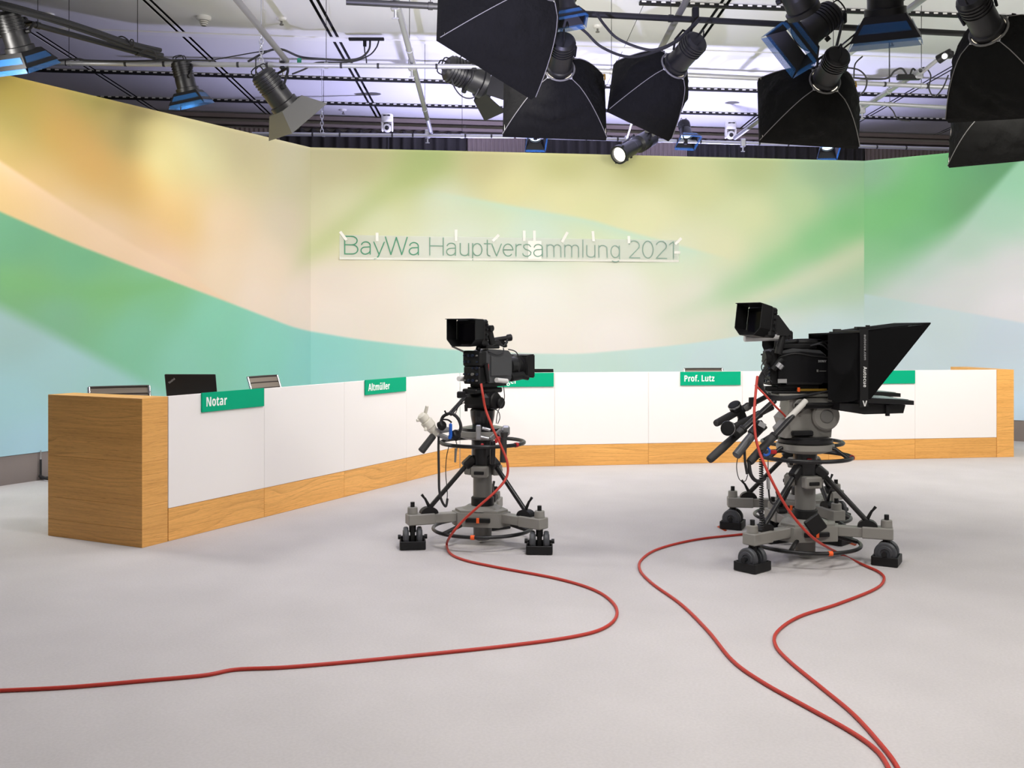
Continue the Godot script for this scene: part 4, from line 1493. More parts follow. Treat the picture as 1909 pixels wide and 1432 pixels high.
	strand("lens_cable", [Vector3(-0.08, 0.24, 0.075), Vector3(0.0, 0.215, 0.09), Vector3(0.08, 0.23, 0.085), Vector3(0.1, 0.26, 0.07)], 0.004, M.rubber, c)
	m = MB.new()
	m.cyl(Vector3(-0.02, 0.04, 0.10), Vector3(0.10, 0.028, 0.10), 0.017, -1.0, 14)
	part("paper_roll", m, M.white_plastic, c)
	m = MB.new()
	m.cyl(Vector3(-0.19, 0.05, -0.10), Vector3(-0.02, 0.04, -0.10), 0.017, -1.0, 14)
	part("paper_roll", m, M.white_plastic, c)
	m = MB.new()
	m.box(Vector3(-0.095, 0.13, 0.085), Vector3(0.012, 0.045, 0.01), 0.002)
	part("label_tag", m, M.red, c)
	m = MB.new()
	m.cyl(Vector3(-0.12, 0.16, 0.085), Vector3(-0.1, 0.03, 0.09), 0.016, 0.013, 10)
	part("cable_plug", m, M.black, c)
	# headset hung over the zoom control
	var hs := thing("headset", Vector3(-0.368, 0.812, -6.720), "black headset with a bright blue clip hung on the lone pedestal's zoom control", "headset")
	var at := Vector3(-0.368, 0.812, -6.720)
	m = MB.new()
	m.sweep(MB.curve([Vector3(-0.481, 0.857, -6.740) - at, Vector3(-0.463, 0.911, -6.740) - at, Vector3(-0.411, 0.934, -6.720) - at, Vector3(-0.364, 0.907, -6.700) - at, Vector3(-0.342, 0.850, -6.700) - at, Vector3(-0.357, 0.795, -6.710) - at, Vector3(-0.379, 0.776, -6.720) - at], 6), 0.011, 8)
	part("headband", m, M.rubber, hs)
	m = MB.new()
	m.cyl(Vector3(-0.393, 0.779, -6.720) - at, Vector3(-0.360, 0.803, -6.700) - at, 0.038, 0.034, 16, 0.008)
	part("ear_cup", m, M.black, hs)
	m = MB.new()
	m.cyl(Vector3(-0.485, 0.842, -6.740) - at, Vector3(-0.455, 0.866, -6.720) - at, 0.034, 0.03, 16, 0.008)
	part("ear_cup", m, M.black, hs)
	m = MB.new()
	m.box(Vector3(-0.409, 0.823, -6.680) - at, Vector3(0.022, 0.10, 0.02), 0.008)
	m.cyl(Vector3(-0.416, 0.769, -6.680) - at, Vector3(-0.409, 0.791, -6.680) - at, 0.012, -1.0, 8)
	part("clip", m, M.blue_plastic, hs)
	m = MB.new()
	m.sweep([Vector3(-0.432, 0.920, -6.710) - at, Vector3(-0.450, 0.954, -6.700) - at], 0.006, 6)
	m.sweep(MB.curve([Vector3(-0.462, 0.894, -6.720) - at, Vector3(-0.428, 0.893, -6.700) - at, Vector3(-0.403, 0.875, -6.700) - at], 5), 0.006, 6)
	part("microphone_boom", m, M.black, hs)

func round_knob(parent: Node3D, at: Vector3, dir: Vector3, r: float) -> void:
	var m := MB.new()
	m.lathe(at, dir, [[0.0, 0.0], [r * 0.6, 0.0], [r * 0.6, r * 0.4], [r, r * 0.45], [r, r * 1.2], [r * 0.85, r * 1.4], [0.0, r * 1.45]], 18)
	var k := part("zoom_knob", m, M.black, parent)
	m = MB.new()
	m.lathe(at + dir.normalized() * r * 1.0, dir, [[r * 1.01, 0.0], [r * 1.04, 0.004], [r * 1.04, 0.012], [r * 1.01, 0.014]], 18)
	part("knob_band", m, M.steel, k)

func grey_head(n: Node3D, turn: float, base: float) -> void:
	# cam balanced pan and tilt head; local x towards the lens
	var b := Basis(Vector3.UP, turn)
	var z0 := b.z * -0.085
	var m := MB.new()
	m.lathe(Vector3(0, base, 0), Vector3.UP, [[0.0, 0.0], [0.165, 0.0], [0.175, 0.012], [0.175, 0.03], [0.15, 0.036], [0.15, 0.05], [0.0, 0.05]], 32)
	var low := part("pan_base", m, M.black_satin, n)
	m = MB.new()
	m.prism([[-0.17, 0.045], [0.14, 0.045], [0.145, 0.10], [0.09, 0.13], [0.05, 0.20], [-0.02, 0.235], [-0.09, 0.19], [-0.15, 0.14], [-0.19, 0.10]], Vector3(0, base, 0) + z0, b.x, Vector3.UP, b.z * 0.17)
	part("pan_body", m, M.grey_cast, low)
	m = MB.new()
	m.prism([[-0.13, 0.30], [-0.15, 0.17], [-0.08, 0.16], [0.0, 0.20], [0.06, 0.14], [0.135, 0.17], [0.16, 0.22], [0.15, 0.30]], Vector3(0, base, 0) + b.z * -0.07, b.x, Vector3.UP, b.z * 0.14)
	var tilt := part("tilt_body", m, M.grey_cast, n)
	for s in [-1.0, 1.0]:
		m = MB.new()
		var c: Vector3 = Vector3(0, base + 0.185, 0) + b.x * 0.095 + b.z * s * 0.08
		m.lathe(c, b.z * s, [[0.0, 0.0], [0.088, 0.0], [0.092, 0.01], [0.092, 0.03], [0.08, 0.042], [0.045, 0.044], [0.045, 0.036], [0.0, 0.036]], 28)
		var disc := part("cam_disc", m, M.grey_cast, tilt)
		m = MB.new()
		m.lathe(c + b.z * s * 0.03, b.z * s, [[0.0, 0.0], [0.044, 0.0], [0.044, 0.016], [0.036, 0.022], [0.0, 0.022]], 20)
		part("hub_cap", m, M.grey_dark, disc)
	m = MB.new()
	m.box(Vector3(0, base + 0.318, 0) + b.x * 0.005, Vector3(0.42, 0.022, 0.16), 0.005, b)
	part("head_plate", m, M.grey_cast, tilt)
	m = MB.new()
	m.cyl(Vector3(0, base + 0.255, 0) - b.x * 0.07 + b.z * 0.07, Vector3(0, base + 0.255, 0) - b.x * 0.07 + b.z * 0.10, 0.045, 0.04, 20, 0.005)
	part("brake_knob", m, M.grey_dark, tilt)
	m = MB.new()
	m.box(Vector3(0, base + 0.075, 0) - b.x * 0.06 + b.z * 0.1, Vector3(0.14, 0.035, 0.04), 0.008, b)
	part("brake_lever", m, M.black, low)

func right_camera() -> void:
	var o := Vector3(1.92, 0, -6.57)
	var n := pedestal(o, [[-0.783, 0.622], [0.942, 0.335], [-0.15, -0.99]], [0.545, 0.50, 0.52], [0.72, 1.05, 0.4], 0.668, "nearer of the paired grey camera pedestals, carrying the large black prompter hood")
	grey_head(n, 0.10, 0.752)
	pan_bar(n, Vector3(1.696, 1.037, -6.480) - o, Vector3(1.222, 0.687, -6.220) - o, 0.0185, 0.5, M.black_satin)
	pan_bar(n, Vector3(1.786, 0.949, -6.380) - o, Vector3(1.467, 0.676, -6.200) - o, 0.018, 0.45, M.black_satin)
	var m := MB.new()
	m.cyl(Vector3(1.883, 1.042, -6.420) - o, Vector3(1.746, 0.919, -6.370) - o, 0.0195, -1.0, 14, 0.003)
	part("bar_sleeve", m, M.grey_light, n)
	m = MB.new()
	m.cyl(Vector3(1.559, 0.910, -6.250) - o, Vector3(1.488, 0.839, -6.230) - o, 0.038, 0.036, 18, 0.006)
	m.cyl(Vector3(1.522, 0.920, -6.220) - o, Vector3(1.557, 0.872, -6.200) - o, 0.03, -1.0, 16, 0.004)
	var z := part("zoom_control", m, M.black, n)
	m = MB.new()
	m.cyl(Vector3(1.513, 0.864, -6.240) - o, Vector3(1.375, 0.721, -6.160) - o, 0.026, 0.028, 14, 0.004)
	part("grip", m, M.body_grey, z)
	m = MB.new()
	m.box(Vector3(1.539, 0.911, -6.170) - o, Vector3(0.045, 0.03, 0.004), 0.001, Basis(Vector3.BACK, -0.5))
	part("type_label", m, M.strap, z)
	round_knob(n, Vector3(1.360, 0.878, -6.240) - o, Vector3(-0.5, 0.15, 0.85), 0.045)
	m = MB.new()
	m.box(Vector3(1.392, 0.854, -6.280) - o, Vector3(0.07, 0.03, 0.05), 0.006, Basis(Vector3.BACK, -0.7))
	m.cyl(Vector3(1.346, 0.921, -6.240) - o, Vector3(1.356, 0.954, -6.240) - o, 0.004, -1.0, 6)
	part("knob_bracket", m, M.black, n)
	strand("control_cable", [Vector3(1.464, 0.683, -6.200) - o, Vector3(1.477, 0.600, -6.200) - o, Vector3(1.518, 0.557, -6.220) - o, Vector3(1.585, 0.558, -6.300) - o], 0.012, M.rubber, n)
	strand("thin_cable", [Vector3(1.396, 0.725, -6.180) - o, Vector3(1.388, 0.650, -6.200) - o, Vector3(1.404, 0.573, -6.200) - o, Vector3(1.441, 0.560, -6.200) - o, Vector3(1.457, 0.600, -6.200) - o], 0.0028, M.rubber, n)
	strand("thin_cable", [Vector3(1.437, 0.766, -6.200) - o, Vector3(1.441, 0.683, -6.200) - o, Vector3(1.454, 0.603, -6.200) - o], 0.009, M.rubber, n)
	# coiled lead hanging to the dolly
	var coil := []
	for i in 240:
		var t := i / 239.0
		var a := t * TAU * 34.0
		coil.append(Vector3(lerpf((Vector3(1.540, 0.756, -6.200) - o).x, (Vector3(1.513, 0.292, -6.080) - o).x, t) + 0.011 * cos(a), lerpf((Vector3(1.540, 0.756, -6.200) - o).y, (Vector3(1.513, 0.292, -6.080) - o).y, t), lerpf(0.37, 0.49, t) + 0.011 * sin(a)))
	m = MB.new()
	m.sweep(coil, 0.0045, 5)
	part("coiled_lead", m, M.rubber, n)
	strand("thin_cable", [Vector3(1.583, 0.716, -6.200) - o, Vector3(1.578, 0.586, -6.180) - o], 0.003, M.rubber, n)
	m = MB.new()
	m.cyl(Vector3(1.578, 0.586, -6.180) - o, Vector3(1.580, 0.514, -6.180) - o, 0.011, -1.0, 10)
	part("jack_plug", m, M.strap, n)
	strand("thin_cable", [Vector3(1.581, 0.514, -6.180) - o, Vector3(1.588, 0.454, -6.180) - o, Vector3(1.610, 0.421, -6.200) - o, Vector3(1.643, 0.417, -6.240) - o], 0.006, M.rubber, n)
	m = MB.new()
	m.box(Vector3(1.911, 0.268, -6.320) - o, Vector3(0.11, 0.11, 0.03), 0.008, Basis(Vector3.BACK, 0.62))
	part("black_box", m, M.black, n)
	m = MB.new()
	m.torus(Vector3(1.580, 0.738, -6.240) - o, Vector3(0.2, 0, 1), 0.024, 0.008, 20, 8, 0.0, 4.4)
	part("cable_clip", m, M.blue_plastic, n)
	m = MB.new()
	m.box(Vector3(1.924, 0.648, -6.490) - o, Vector3(0.03, 0.03, 0.02), 0.004)
	m.box(Vector3(1.668, 0.715, -6.400) - o, Vector3(0.04, 0.025, 0.02), 0.004)
	part("red_mark", m, M.red, n)
	# camera
	var c := camera_body(Vector3(1.835, 1.12, -6.57), 0.10, "studio camera with black side panel behind the nearer prompter hood")
	m = MB.new()
	m.prism([[-0.13, 0.02], [0.20, 0.01], [0.215, 0.16], [0.17, 0.20], [0.02, 0.215], [-0.13, 0.20]], Vector3(0, 0.02, 0.07), Vector3.RIGHT, Vector3.UP, Vector3(0, 0, 0.03))
	part("side_cover", m, M.black_gloss, c)
	m = MB.new()
	m.sweep(MB.curve([Vector3(-0.12, 0.20, 0.10), Vector3(-0.02, 0.222, 0.10), Vector3(0.10, 0.205, 0.10), Vector3(0.20, 0.195, 0.10)], 5), 0.006, 6)
	part("side_ridge", m, M.black_satin, c)
	lettering("SONY", Vector3(0.135, 0.165, 0.1005), Vector3.RIGHT, Vector3.UP, 0.0135, 0.055, M.strap, c)
	m = MB.new()
	m.box(Vector3(0.13, 0.11, 0.1005), Vector3(0.012, 0.015, 0.002))
	m.box(Vector3(0.165, 0.108, 0.1005), Vector3(0.045, 0.004, 0.002))
	part("maker_mark", m, M.grey_dark, c)
	m = MB.new()
	m.box(Vector3(-0.105, 0.045, 0.1008), Vector3(0.06, 0.026, 0.002))
	part("type_label", m, M.strap, c)
	m = MB.new()
	m.cyl(Vector3(-0.20, 0.19, 0.03), Vector3(-0.13, 0.19, 0.03), 0.05, -1.0, 18, 0.008)
	m.cyl(Vector3(-0.165, 0.115, 0.09), Vector3(-0.105, 0.19, 0.10), 0.022, -1.0, 12, 0.003)
	part("rear_plugs", m, M.black, c)
	m = MB.new()
	m.cyl(Vector3(-0.135, 0.13, 0.104), Vector3(-0.115, 0.155, 0.108), 0.026, -1.0, 12)
	part("plug_ring", m, M.steel, c)
	m = MB.new()
	m.box(Vector3(0.03, 0.267, 0.0), Vector3(0.24, 0.035, 0.10), 0.008)
	m.cyl(Vector3(0.03, 0.295, 0.02), Vector3(0.16, 0.29, 0.02), 0.022, -1.0, 12)
	part("top_accessory", m, M.black, c)
	m = MB.new()
	m.cyl(Vector3(0.27, 0.25, 0.03), Vector3(0.33, 0.25, 0.03), 0.022, -1.0, 12)
	part("microphone", m, M.black, c)
	var vb := Basis(Vector3.UP, 0.55) * Basis(Vector3.BACK, -0.16)
	view_finder(c, Vector3(-0.265, 0.43, 0.07), vb, 0.20, 0.20, 0.17)
	m = MB.new()
	m.prism([[-0.19, 0.47], [-0.14, 0.47], [-0.055, 0.36], [-0.075, 0.335], [-0.14, 0.34], [-0.17, 0.40]], Vector3(0, 0, 0.10), Vector3.RIGHT, Vector3.UP, Vector3(0, 0, 0.03))
	m.cyl(Vector3(-0.10, 0.345, 0.105), Vector3(-0.135, 0.22, 0.105), 0.02, 0.026, 12)
	part("viewfinder_arm", m, M.black, c)
	m = MB.new()
	m.cyl(Vector3(-0.31, 0.318, -0.04), Vector3(-0.05, 0.325, -0.04), 0.022, 0.02, 16, 0.004)
	part("white_handle", m, M.white_plastic, c)
	for i in 5:
		strand("loose_cable", [Vector3(-0.17, 0.10 + 0.02 * i, 0.05), Vector3(-0.225 - 0.008 * i, 0.05, 0.08), Vector3(-0.21, -0.03, 0.09 - 0.01 * i), Vector3(-0.12, -0.055 - 0.006 * i, 0.10), Vector3(0.02 + 0.05 * i, -0.05 + 0.008 * i, 0.095)], 0.005, M.rubber, c)
	for i in 3:
		strand("loose_cable", [Vector3(0.1, 0.27, 0.06), Vector3(0.16 + 0.03 * i, 0.28 + 0.01 * i, 0.085), Vector3(0.22, 0.24 - 0.02 * i, 0.09), Vector3(0.27, 0.27 - 0.03 * i, 0.06)], 0.005, M.rubber, c)
	strand("loose_cable", [Vector3(-0.19, 0.20, 0.07), Vector3(-0.235, 0.14, 0.08), Vector3(-0.215, 0.08, 0.09), Vector3(-0.17, 0.04, 0.09)], 0.0035, M.rubber, c)
	m = MB.new()
	m.box(Vector3(0.03, -0.028, 0), Vector3(0.40, 0.016, 0.16), 0.003)
	m.box(Vector3(-0.02, -0.006, 0.0), Vector3(0.36, 0.025, 0.10), 0.004)
	part("base_plate", m, M.black_satin, c)
	m = MB.new()
	m.box(Vector3(0.10, -0.014, 0.083), Vector3(0.20, 0.014, 0.004))
	part("slide_scale", m, M.brass, c)
	m = MB.new()
	m.box(Vector3(0.01, -0.012, 0.087), Vector3(0.018, 0.028, 0.006), 0.002)
	part("tape_mark", m, M.orange, c)
	prompter(Vector3(2.19, 1.06, -6.50), 0.10, true, "large black prompter hood with vertical white lettering on the nearer paired camera")

func prompter(at: Vector3, turn: float, near: bool, label: String) -> void:
	# local: x away from the operator, z to the right; the hood opens forwards and upwards
	var n := thing("teleprompter", at, label, "teleprompter", "prompters on the paired cameras", turn)
	var w := 0.20
	var f := 0.235
	var top := 0.425
	var hood := MB.new()
	# side cheeks: an upright edge at the glass and a long sloping front
	for s in [-1.0, 1.0]:
		hood.prism([[0.0, 0.0], [0.02, 0.0], [0.40, 0.475], [0.0, top]], Vector3(0.02, 0.0, s * w), Vector3(1, 0, s * 0.10).normalized(), Vector3.UP, Vector3(0, 0, s * 0.006))
	hood.sheet(Vector3(0.0, top, -w), Vector3(0.0, top, w), Vector3(0.42, 0.475, w + 0.04), Vector3(0.42, 0.475, -w - 0.04), 0.006)
	part("hood", hood, M.hood_cloth, n)
	var fr := MB.new()
	for s in [-1.0, 1.0]:
		fr.box(Vector3(0.0, 0.195, s * w), Vector3(0.055, 0.49, 0.014), 0.002)
	fr.box(Vector3(0.0, top, 0), Vector3(0.05, 0.016, w * 2), 0.002)
	fr.box(Vector3(0.0, -0.02, 0), Vector3(0.05, 0.02, w * 2), 0.002)
	part("frame", fr, M.black, n)
	# pleated shroud between the glass and the camera
	var shroud := MB.new()
	for s in [-1.0, 1.0]:
		var rows := []
		for i in 25:
			var row := []
			for j in 31:
				var x := lerpf(-0.02, -0.215, i / 24.0)
				var y := lerpf(0.41, 0.0, j / 30.0)
				var k := i / 24.0
				var fold := 0.03 * (1.0 - absf(sin(11.0 * y + 16.0 * x + 0.8 * sin(x * 25.0)))) * sin(PI * k) + 0.02 * (1.0 - absf(sin((y - x * 1.6) * 9.0))) * sin(PI * k)
				row.append(Vector3(x, y - 0.02 * sin(k * 3.0) * (1.0 - y / 0.41), s * (w - 0.035 * k - 0.01 + fold)))
			rows.append(row)
		shroud.grid(rows, Vector3(0, 0, s))
	shroud.sheet(Vector3(-0.215, 0.41, -0.155), Vector3(-0.02, 0.418, -0.19), Vector3(-0.02, 0.418, 0.19), Vector3(-0.215, 0.41, 0.155), 0.005)
	part("shroud", shroud, M.hood_cloth, n)
	var glass := MB.new()
	glass.sheet(Vector3(0.02, 0.01, -w + 0.01), Vector3(0.02, 0.01, w - 0.01), Vector3(0.30, 0.40, w - 0.01), Vector3(0.30, 0.40, -w + 0.01), 0.004)
	part("mirror_glass", glass, M.screen, n)
	var tray := MB.new()
	tray.prism([[-0.02, 0.0], [0.33, -0.018], [0.33, -0.045], [-0.02, -0.03]], Vector3(0.0, 0.005, -w), Vector3.RIGHT, Vector3.UP, Vector3(0, 0, w * 2))
	var mon := part("monitor", tray, M.black_satin, n)
	var g := MB.new()
	g.sheet(Vector3(0.03, 0.005, -w + 0.02), Vector3(0.31, -0.0095, -w + 0.02), Vector3(0.31, -0.0095, w - 0.03), Vector3(0.03, 0.005, w - 0.03), -0.003)
	part("screen", g, M.tray_glass, mon)
	var under := MB.new()
	under.prism([[-0.14, -0.03], [0.295, -0.042], [0.28, -0.095], [0.02, -0.10], [-0.14, -0.075]], Vector3(0.0, 0.0, -w + 0.04), Vector3.RIGHT, Vector3.UP, Vector3(0, 0, w * 2 - 0.08))
	part("monitor_case", under, M.black_satin, mon)
	var kn := MB.new()
	kn.box(Vector3(0.17, -0.065, w - 0.03), Vector3(0.026, 0.055, 0.02), 0.003)
	kn.cyl(Vector3(0.17, -0.11, w - 0.03), Vector3(0.17, -0.09, w - 0.03), 0.014, -1.0, 12)
	part("clamp_screw", kn, M.black, mon)
	var rail := MB.new()
	rail.box(Vector3(-0.22, -0.055, 0.0), Vector3(0.30, 0.03, 0.10), 0.004)
	for s in [-1.0, 1.0]:
		rail.cyl(Vector3(-0.33, -0.04, s * 0.06), Vector3(0.05, -0.04, s * 0.06), 0.010, -1.0, 10)
	part("support_rail", rail, M.black, n)
	if near:
		var rem := MB.new()
		rem.box(Vector3(0.06, top + 0.022, 0.05), Vector3(0.09, 0.016, 0.05), 0.003)
		part("tally_box", rem, M.black, n)
		rem = MB.new()
		rem.cyl(Vector3(0.12, top + 0.014, 0.0), Vector3(0.12, top + 0.04, 0.0), 0.014, -1.0, 12)
		rem.box(Vector3(0.16, top + 0.024, 0.02), Vector3(0.12, 0.012, 0.08), 0.003)
		part("top_clip", rem, M.black, n)
		# lettering reads downwards along the frame strip
		lettering("autocue.com", Vector3(-0.002, 0.405, w + 0.008), Vector3.DOWN, Vector3.RIGHT, 0.0145, 0.16, M.strap, n)
		lettering("Autocue", Vector3(-0.006, 0.205, w + 0.008), Vector3.DOWN, Vector3.RIGHT, 0.021, 0.13, M.white_plastic, n)
		lettering("V", Vector3(-0.012, -0.045, w + 0.008), Vector3.RIGHT, Vector3.UP, 0.035, 0.03, M.white_plastic, n)

func rear_camera() -> void:
	var o := Vector3(2.17, 0, -7.50)
	var n := pedestal(o, [[-0.993, -0.117], [0.204, 0.979], [0.69, -0.72]], [0.51, 0.49, 0.55], [1.15, 0.8, 0.2], 0.656, "farther of the paired grey camera pedestals, mostly hidden behind the nearer one")
	grey_head(n, 0.16, 0.742)
	pan_bar(n, Vector3(1.966, 1.046, -7.420) - o, Vector3(1.431, 0.835, -7.050) - o, 0.0185, 0.5, M.black_satin)
	round_knob(n, Vector3(1.606, 0.916, -7.160) - o, Vector3(-0.45, 0.8, 0.4), 0.045)
	var m := MB.new()
	m.box(Vector3(1.641, 0.884, -7.180) - o, Vector3(0.06, 0.08, 0.05), 0.008, Basis(Vector3.BACK, 0.4))
	m.cyl(Vector3(1.633, 0.855, -7.160) - o, Vector3(1.622, 0.801, -7.160) - o, 0.022, -1.0, 12)
	part("knob_bracket", m, M.black, n)
	m = MB.new()
	m.cyl(Vector3(1.671, 0.931, -7.160) - o, Vector3(1.690, 0.952, -7.140) - o, 0.022, -1.0, 12)
	part("thumb_wheel", m, M.grey_dark, n)
	pan_bar(n, Vector3(1.869, 0.936, -7.200) - o, Vector3(1.540, 0.809, -7.000) - o, 0.018, 0.35, M.black_satin)
	m = MB.new()
	m.cyl(Vector3(1.699, 1.016, -7.100) - o, Vector3(1.703, 0.955, -7.100) - o, 0.024, 0.03, 12)
	part("push_button", m, M.black, n)
	var c := camera_body(Vector3(2.10, 1.11, -7.50), 0.16, "studio camera hidden behind the nearer paired camera, seen only in glimpses")
	view_finder(c, Vector3(-0.12, 0.30, 0.0), Basis(), 0.22, 0.16, 0.15)
	prompter(Vector3(2.50, 1.04, -7.52), 0.16, false, "second prompter behind the first, its flat monitor tray jutting out")

func build_cables() -> void:
	var r := 0.0085
	var up := Vector3(0, 0.0085, 0)
	# lone camera
	var a := [Vector3(-0.209, 1.127, -6.800), Vector3(-0.197, 1.061, -6.760), Vector3(-0.179, 0.963, -6.760), Vector3(-0.146, 0.880, -6.720), Vector3(-0.117, 0.809, -6.710), Vector3(-0.066, 0.702, -6.710), Vector3(-0.030, 0.605, -6.680), Vector3(-0.037, 0.515, -6.660), Vector3(-0.107, 0.436, -6.580), Vector3(-0.226, 0.335, -6.550), Vector3(-0.325, 0.239, -6.580), Vector3(-0.397, 0.150, -6.600)]
	a += [Vector3(-0.452, 0.009, -6.952), Vector3(-0.407, 0.009, -6.655), Vector3(-0.292, 0.009, -6.456), Vector3(-0.082, 0.009, -6.268), Vector3(0.274, 0.009, -5.987), Vector3(0.476, 0.009, -5.719), Vector3(0.553, 0.009, -5.431), Vector3(0.536, 0.009, -5.180), Vector3(0.441, 0.009, -4.978), Vector3(0.274, 0.009, -4.849), Vector3(-0.011, 0.009, -4.726), Vector3(-0.308, 0.009, -4.625), Vector3(-0.709, 0.009, -4.499), Vector3(-1.004, 0.009, -4.421), Vector3(-1.209, 0.009, -4.393), Vector3(-1.327, 0.009, -4.319), Vector3(-1.557, 0.009, -4.253), Vector3(-1.842, 0.009, -4.177), Vector3(-2.132, 0.009, -4.134), Vector3(-2.523, 0.009, -4.086)]
	cable("camera_cable", a, r, M.red_cable, "red camera cable running from the lone camera across the carpet", "cable", "red camera cables")
	var b := [Vector3(1.556, 1.199, -6.360), Vector3(1.531, 1.108, -6.300), Vector3(1.502, 0.979, -6.220), Vector3(1.494, 0.853, -6.160), Vector3(1.507, 0.759, -6.120), Vector3(1.534, 0.662, -6.060), Vector3(1.579, 0.552, -6.020), Vector3(1.647, 0.433, -6.020), Vector3(1.736, 0.318, -6.030), Vector3(1.861, 0.207, -6.100)]
	b += [Vector3(2.178, 0.009, -6.639), Vector3(2.222, 0.009, -6.339), Vector3(2.252, 0.009, -6.145), Vector3(2.211, 0.009, -5.962), Vector3(2.074, 0.009, -5.742), Vector3(1.758, 0.009, -5.431), Vector3(1.489, 0.009, -5.199), Vector3(1.312, 0.009, -4.951), Vector3(1.244, 0.009, -4.742), Vector3(1.244, 0.009, -4.513), Vector3(1.286, 0.009, -4.177), Vector3(1.321, 0.009, -3.888), Vector3(1.324, 0.009, -3.612), Vector3(1.312, 0.009, -3.419), Vector3(1.261, 0.009, -3.164)]
	cable("camera_cable", b, r, M.red_cable, "red cable hanging from the nearer paired camera and doubling back on the carpet", "cable", "red camera cables")
	var c: Array = [Vector3(1.934, 0.009, -7.450), Vector3(1.691, 0.009, -7.295), Vector3(1.314, 0.009, -7.110), Vector3(1.004, 0.009, -6.817), Vector3(0.843, 0.009, -6.501), Vector3(0.792, 0.009, -6.213), Vector3(0.820, 0.009, -5.887), Vector3(0.916, 0.009, -5.431), Vector3(0.968, 0.009, -4.951), Vector3(0.991, 0.009, -4.513), Vector3(1.056, 0.009, -4.240), Vector3(1.158, 0.009, -3.970), Vector3(1.249, 0.009, -3.733), Vector3(1.288, 0.009, -3.566), Vector3(1.281, 0.009, -3.419), Vector3(1.231, 0.009, -3.129)]
	cable("camera_cable", c, r, M.red_cable, "red cable leaving the farther paired pedestal in a wide bow over the carpet", "cable", "red camera cables")
	cable("camera_cable", [Vector3(1.552, 1.142, -6.400), Vector3(1.600, 1.087, -6.360), Vector3(1.663, 1.013, -6.340), Vector3(1.740, 0.947, -6.400), Vector3(1.792, 0.886, -6.500)], 0.007, M.red_cable, "short red lead slanting below the body of the nearer paired camera", "cable", "red camera cables")
	# orange tape on the carpet
	for q in [[Vector3(1.578, 0.000, -7.653), Vector3(1.604, 0.000, -7.470), Vector3(1.579, 0.000, -7.430), Vector3(1.553, 0.000, -7.612), "orange floor tape beside the farther pedestal's outer caster"], [Vector3(2.644, 0.000, -7.980), Vector3(2.681, 0.000, -7.913), Vector3(2.638, 0.000, -7.824), Vector3(2.609, 0.000, -7.913), "orange floor tape behind the nearer pedestal's column"], [Vector3(2.378, 0.000, -7.074), Vector3(2.404, 0.000, -6.986), Vector3(2.371, 0.000, -6.934), Vector3(2.349, 0.000, -7.021), "orange floor tape inside the foot ring of the nearer pedestal"]]:
		var m := MB.new()
		m.sheet(q[0], q[1], q[2], q[3], 0.002)
		solo("floor_tape", m, M.orange, q[4], "tape", "orange floor tape marks")

func cable(called: String, pts: Array, r: float, m: Material, label: String, category: String, group: String) -> MeshInstance3D:
	var s := MB.new()
	s.sweep(MB.curve(pts, 7), r, 8)
	return solo(called, s, m, label, category, group)

func lighting_pipe(a: Vector3, b: Vector3, r: float, m: Material, label: String, hangers: Array, bands := 0) -> Node3D:
	var n := thing("lighting_pipe", Vector3.ZERO, label, "pipe", "pipes of the lighting grid")
	var p := MB.new()
	p.pipe(a, b, r, 0.006, 18)
	part("tube", p, m, n)
	for t in hangers:
		var q: Vector3 = a.lerp(b, t)
		var h := MB.new()
		h.cyl(q, Vector3(q.x, CEILING + 0.02, q.z), 0.0035, -1.0, 6)
		part("hanger_rod", h, M.dark_pipe, n)
		h = MB.new()
		h.cyl(q - (b - a).normalized() * 0.02, q + (b - a).normalized() * 0.02, r * 1.22, -1.0, 14)
		part("hanger_ring", h, m, n)
	for i in bands:
		var q: Vector3 = a.lerp(b, (i + 0.5 + 0.23 * sin(i * 2.7)) / bands)
		var h := MB.new()
		h.cyl(q - (b - a).normalized() * 0.012, q + (b - a).normalized() * 0.012, r * 1.12, -1.0, 12)
		part("cable_tie", h, M.rubber, n)
	return n

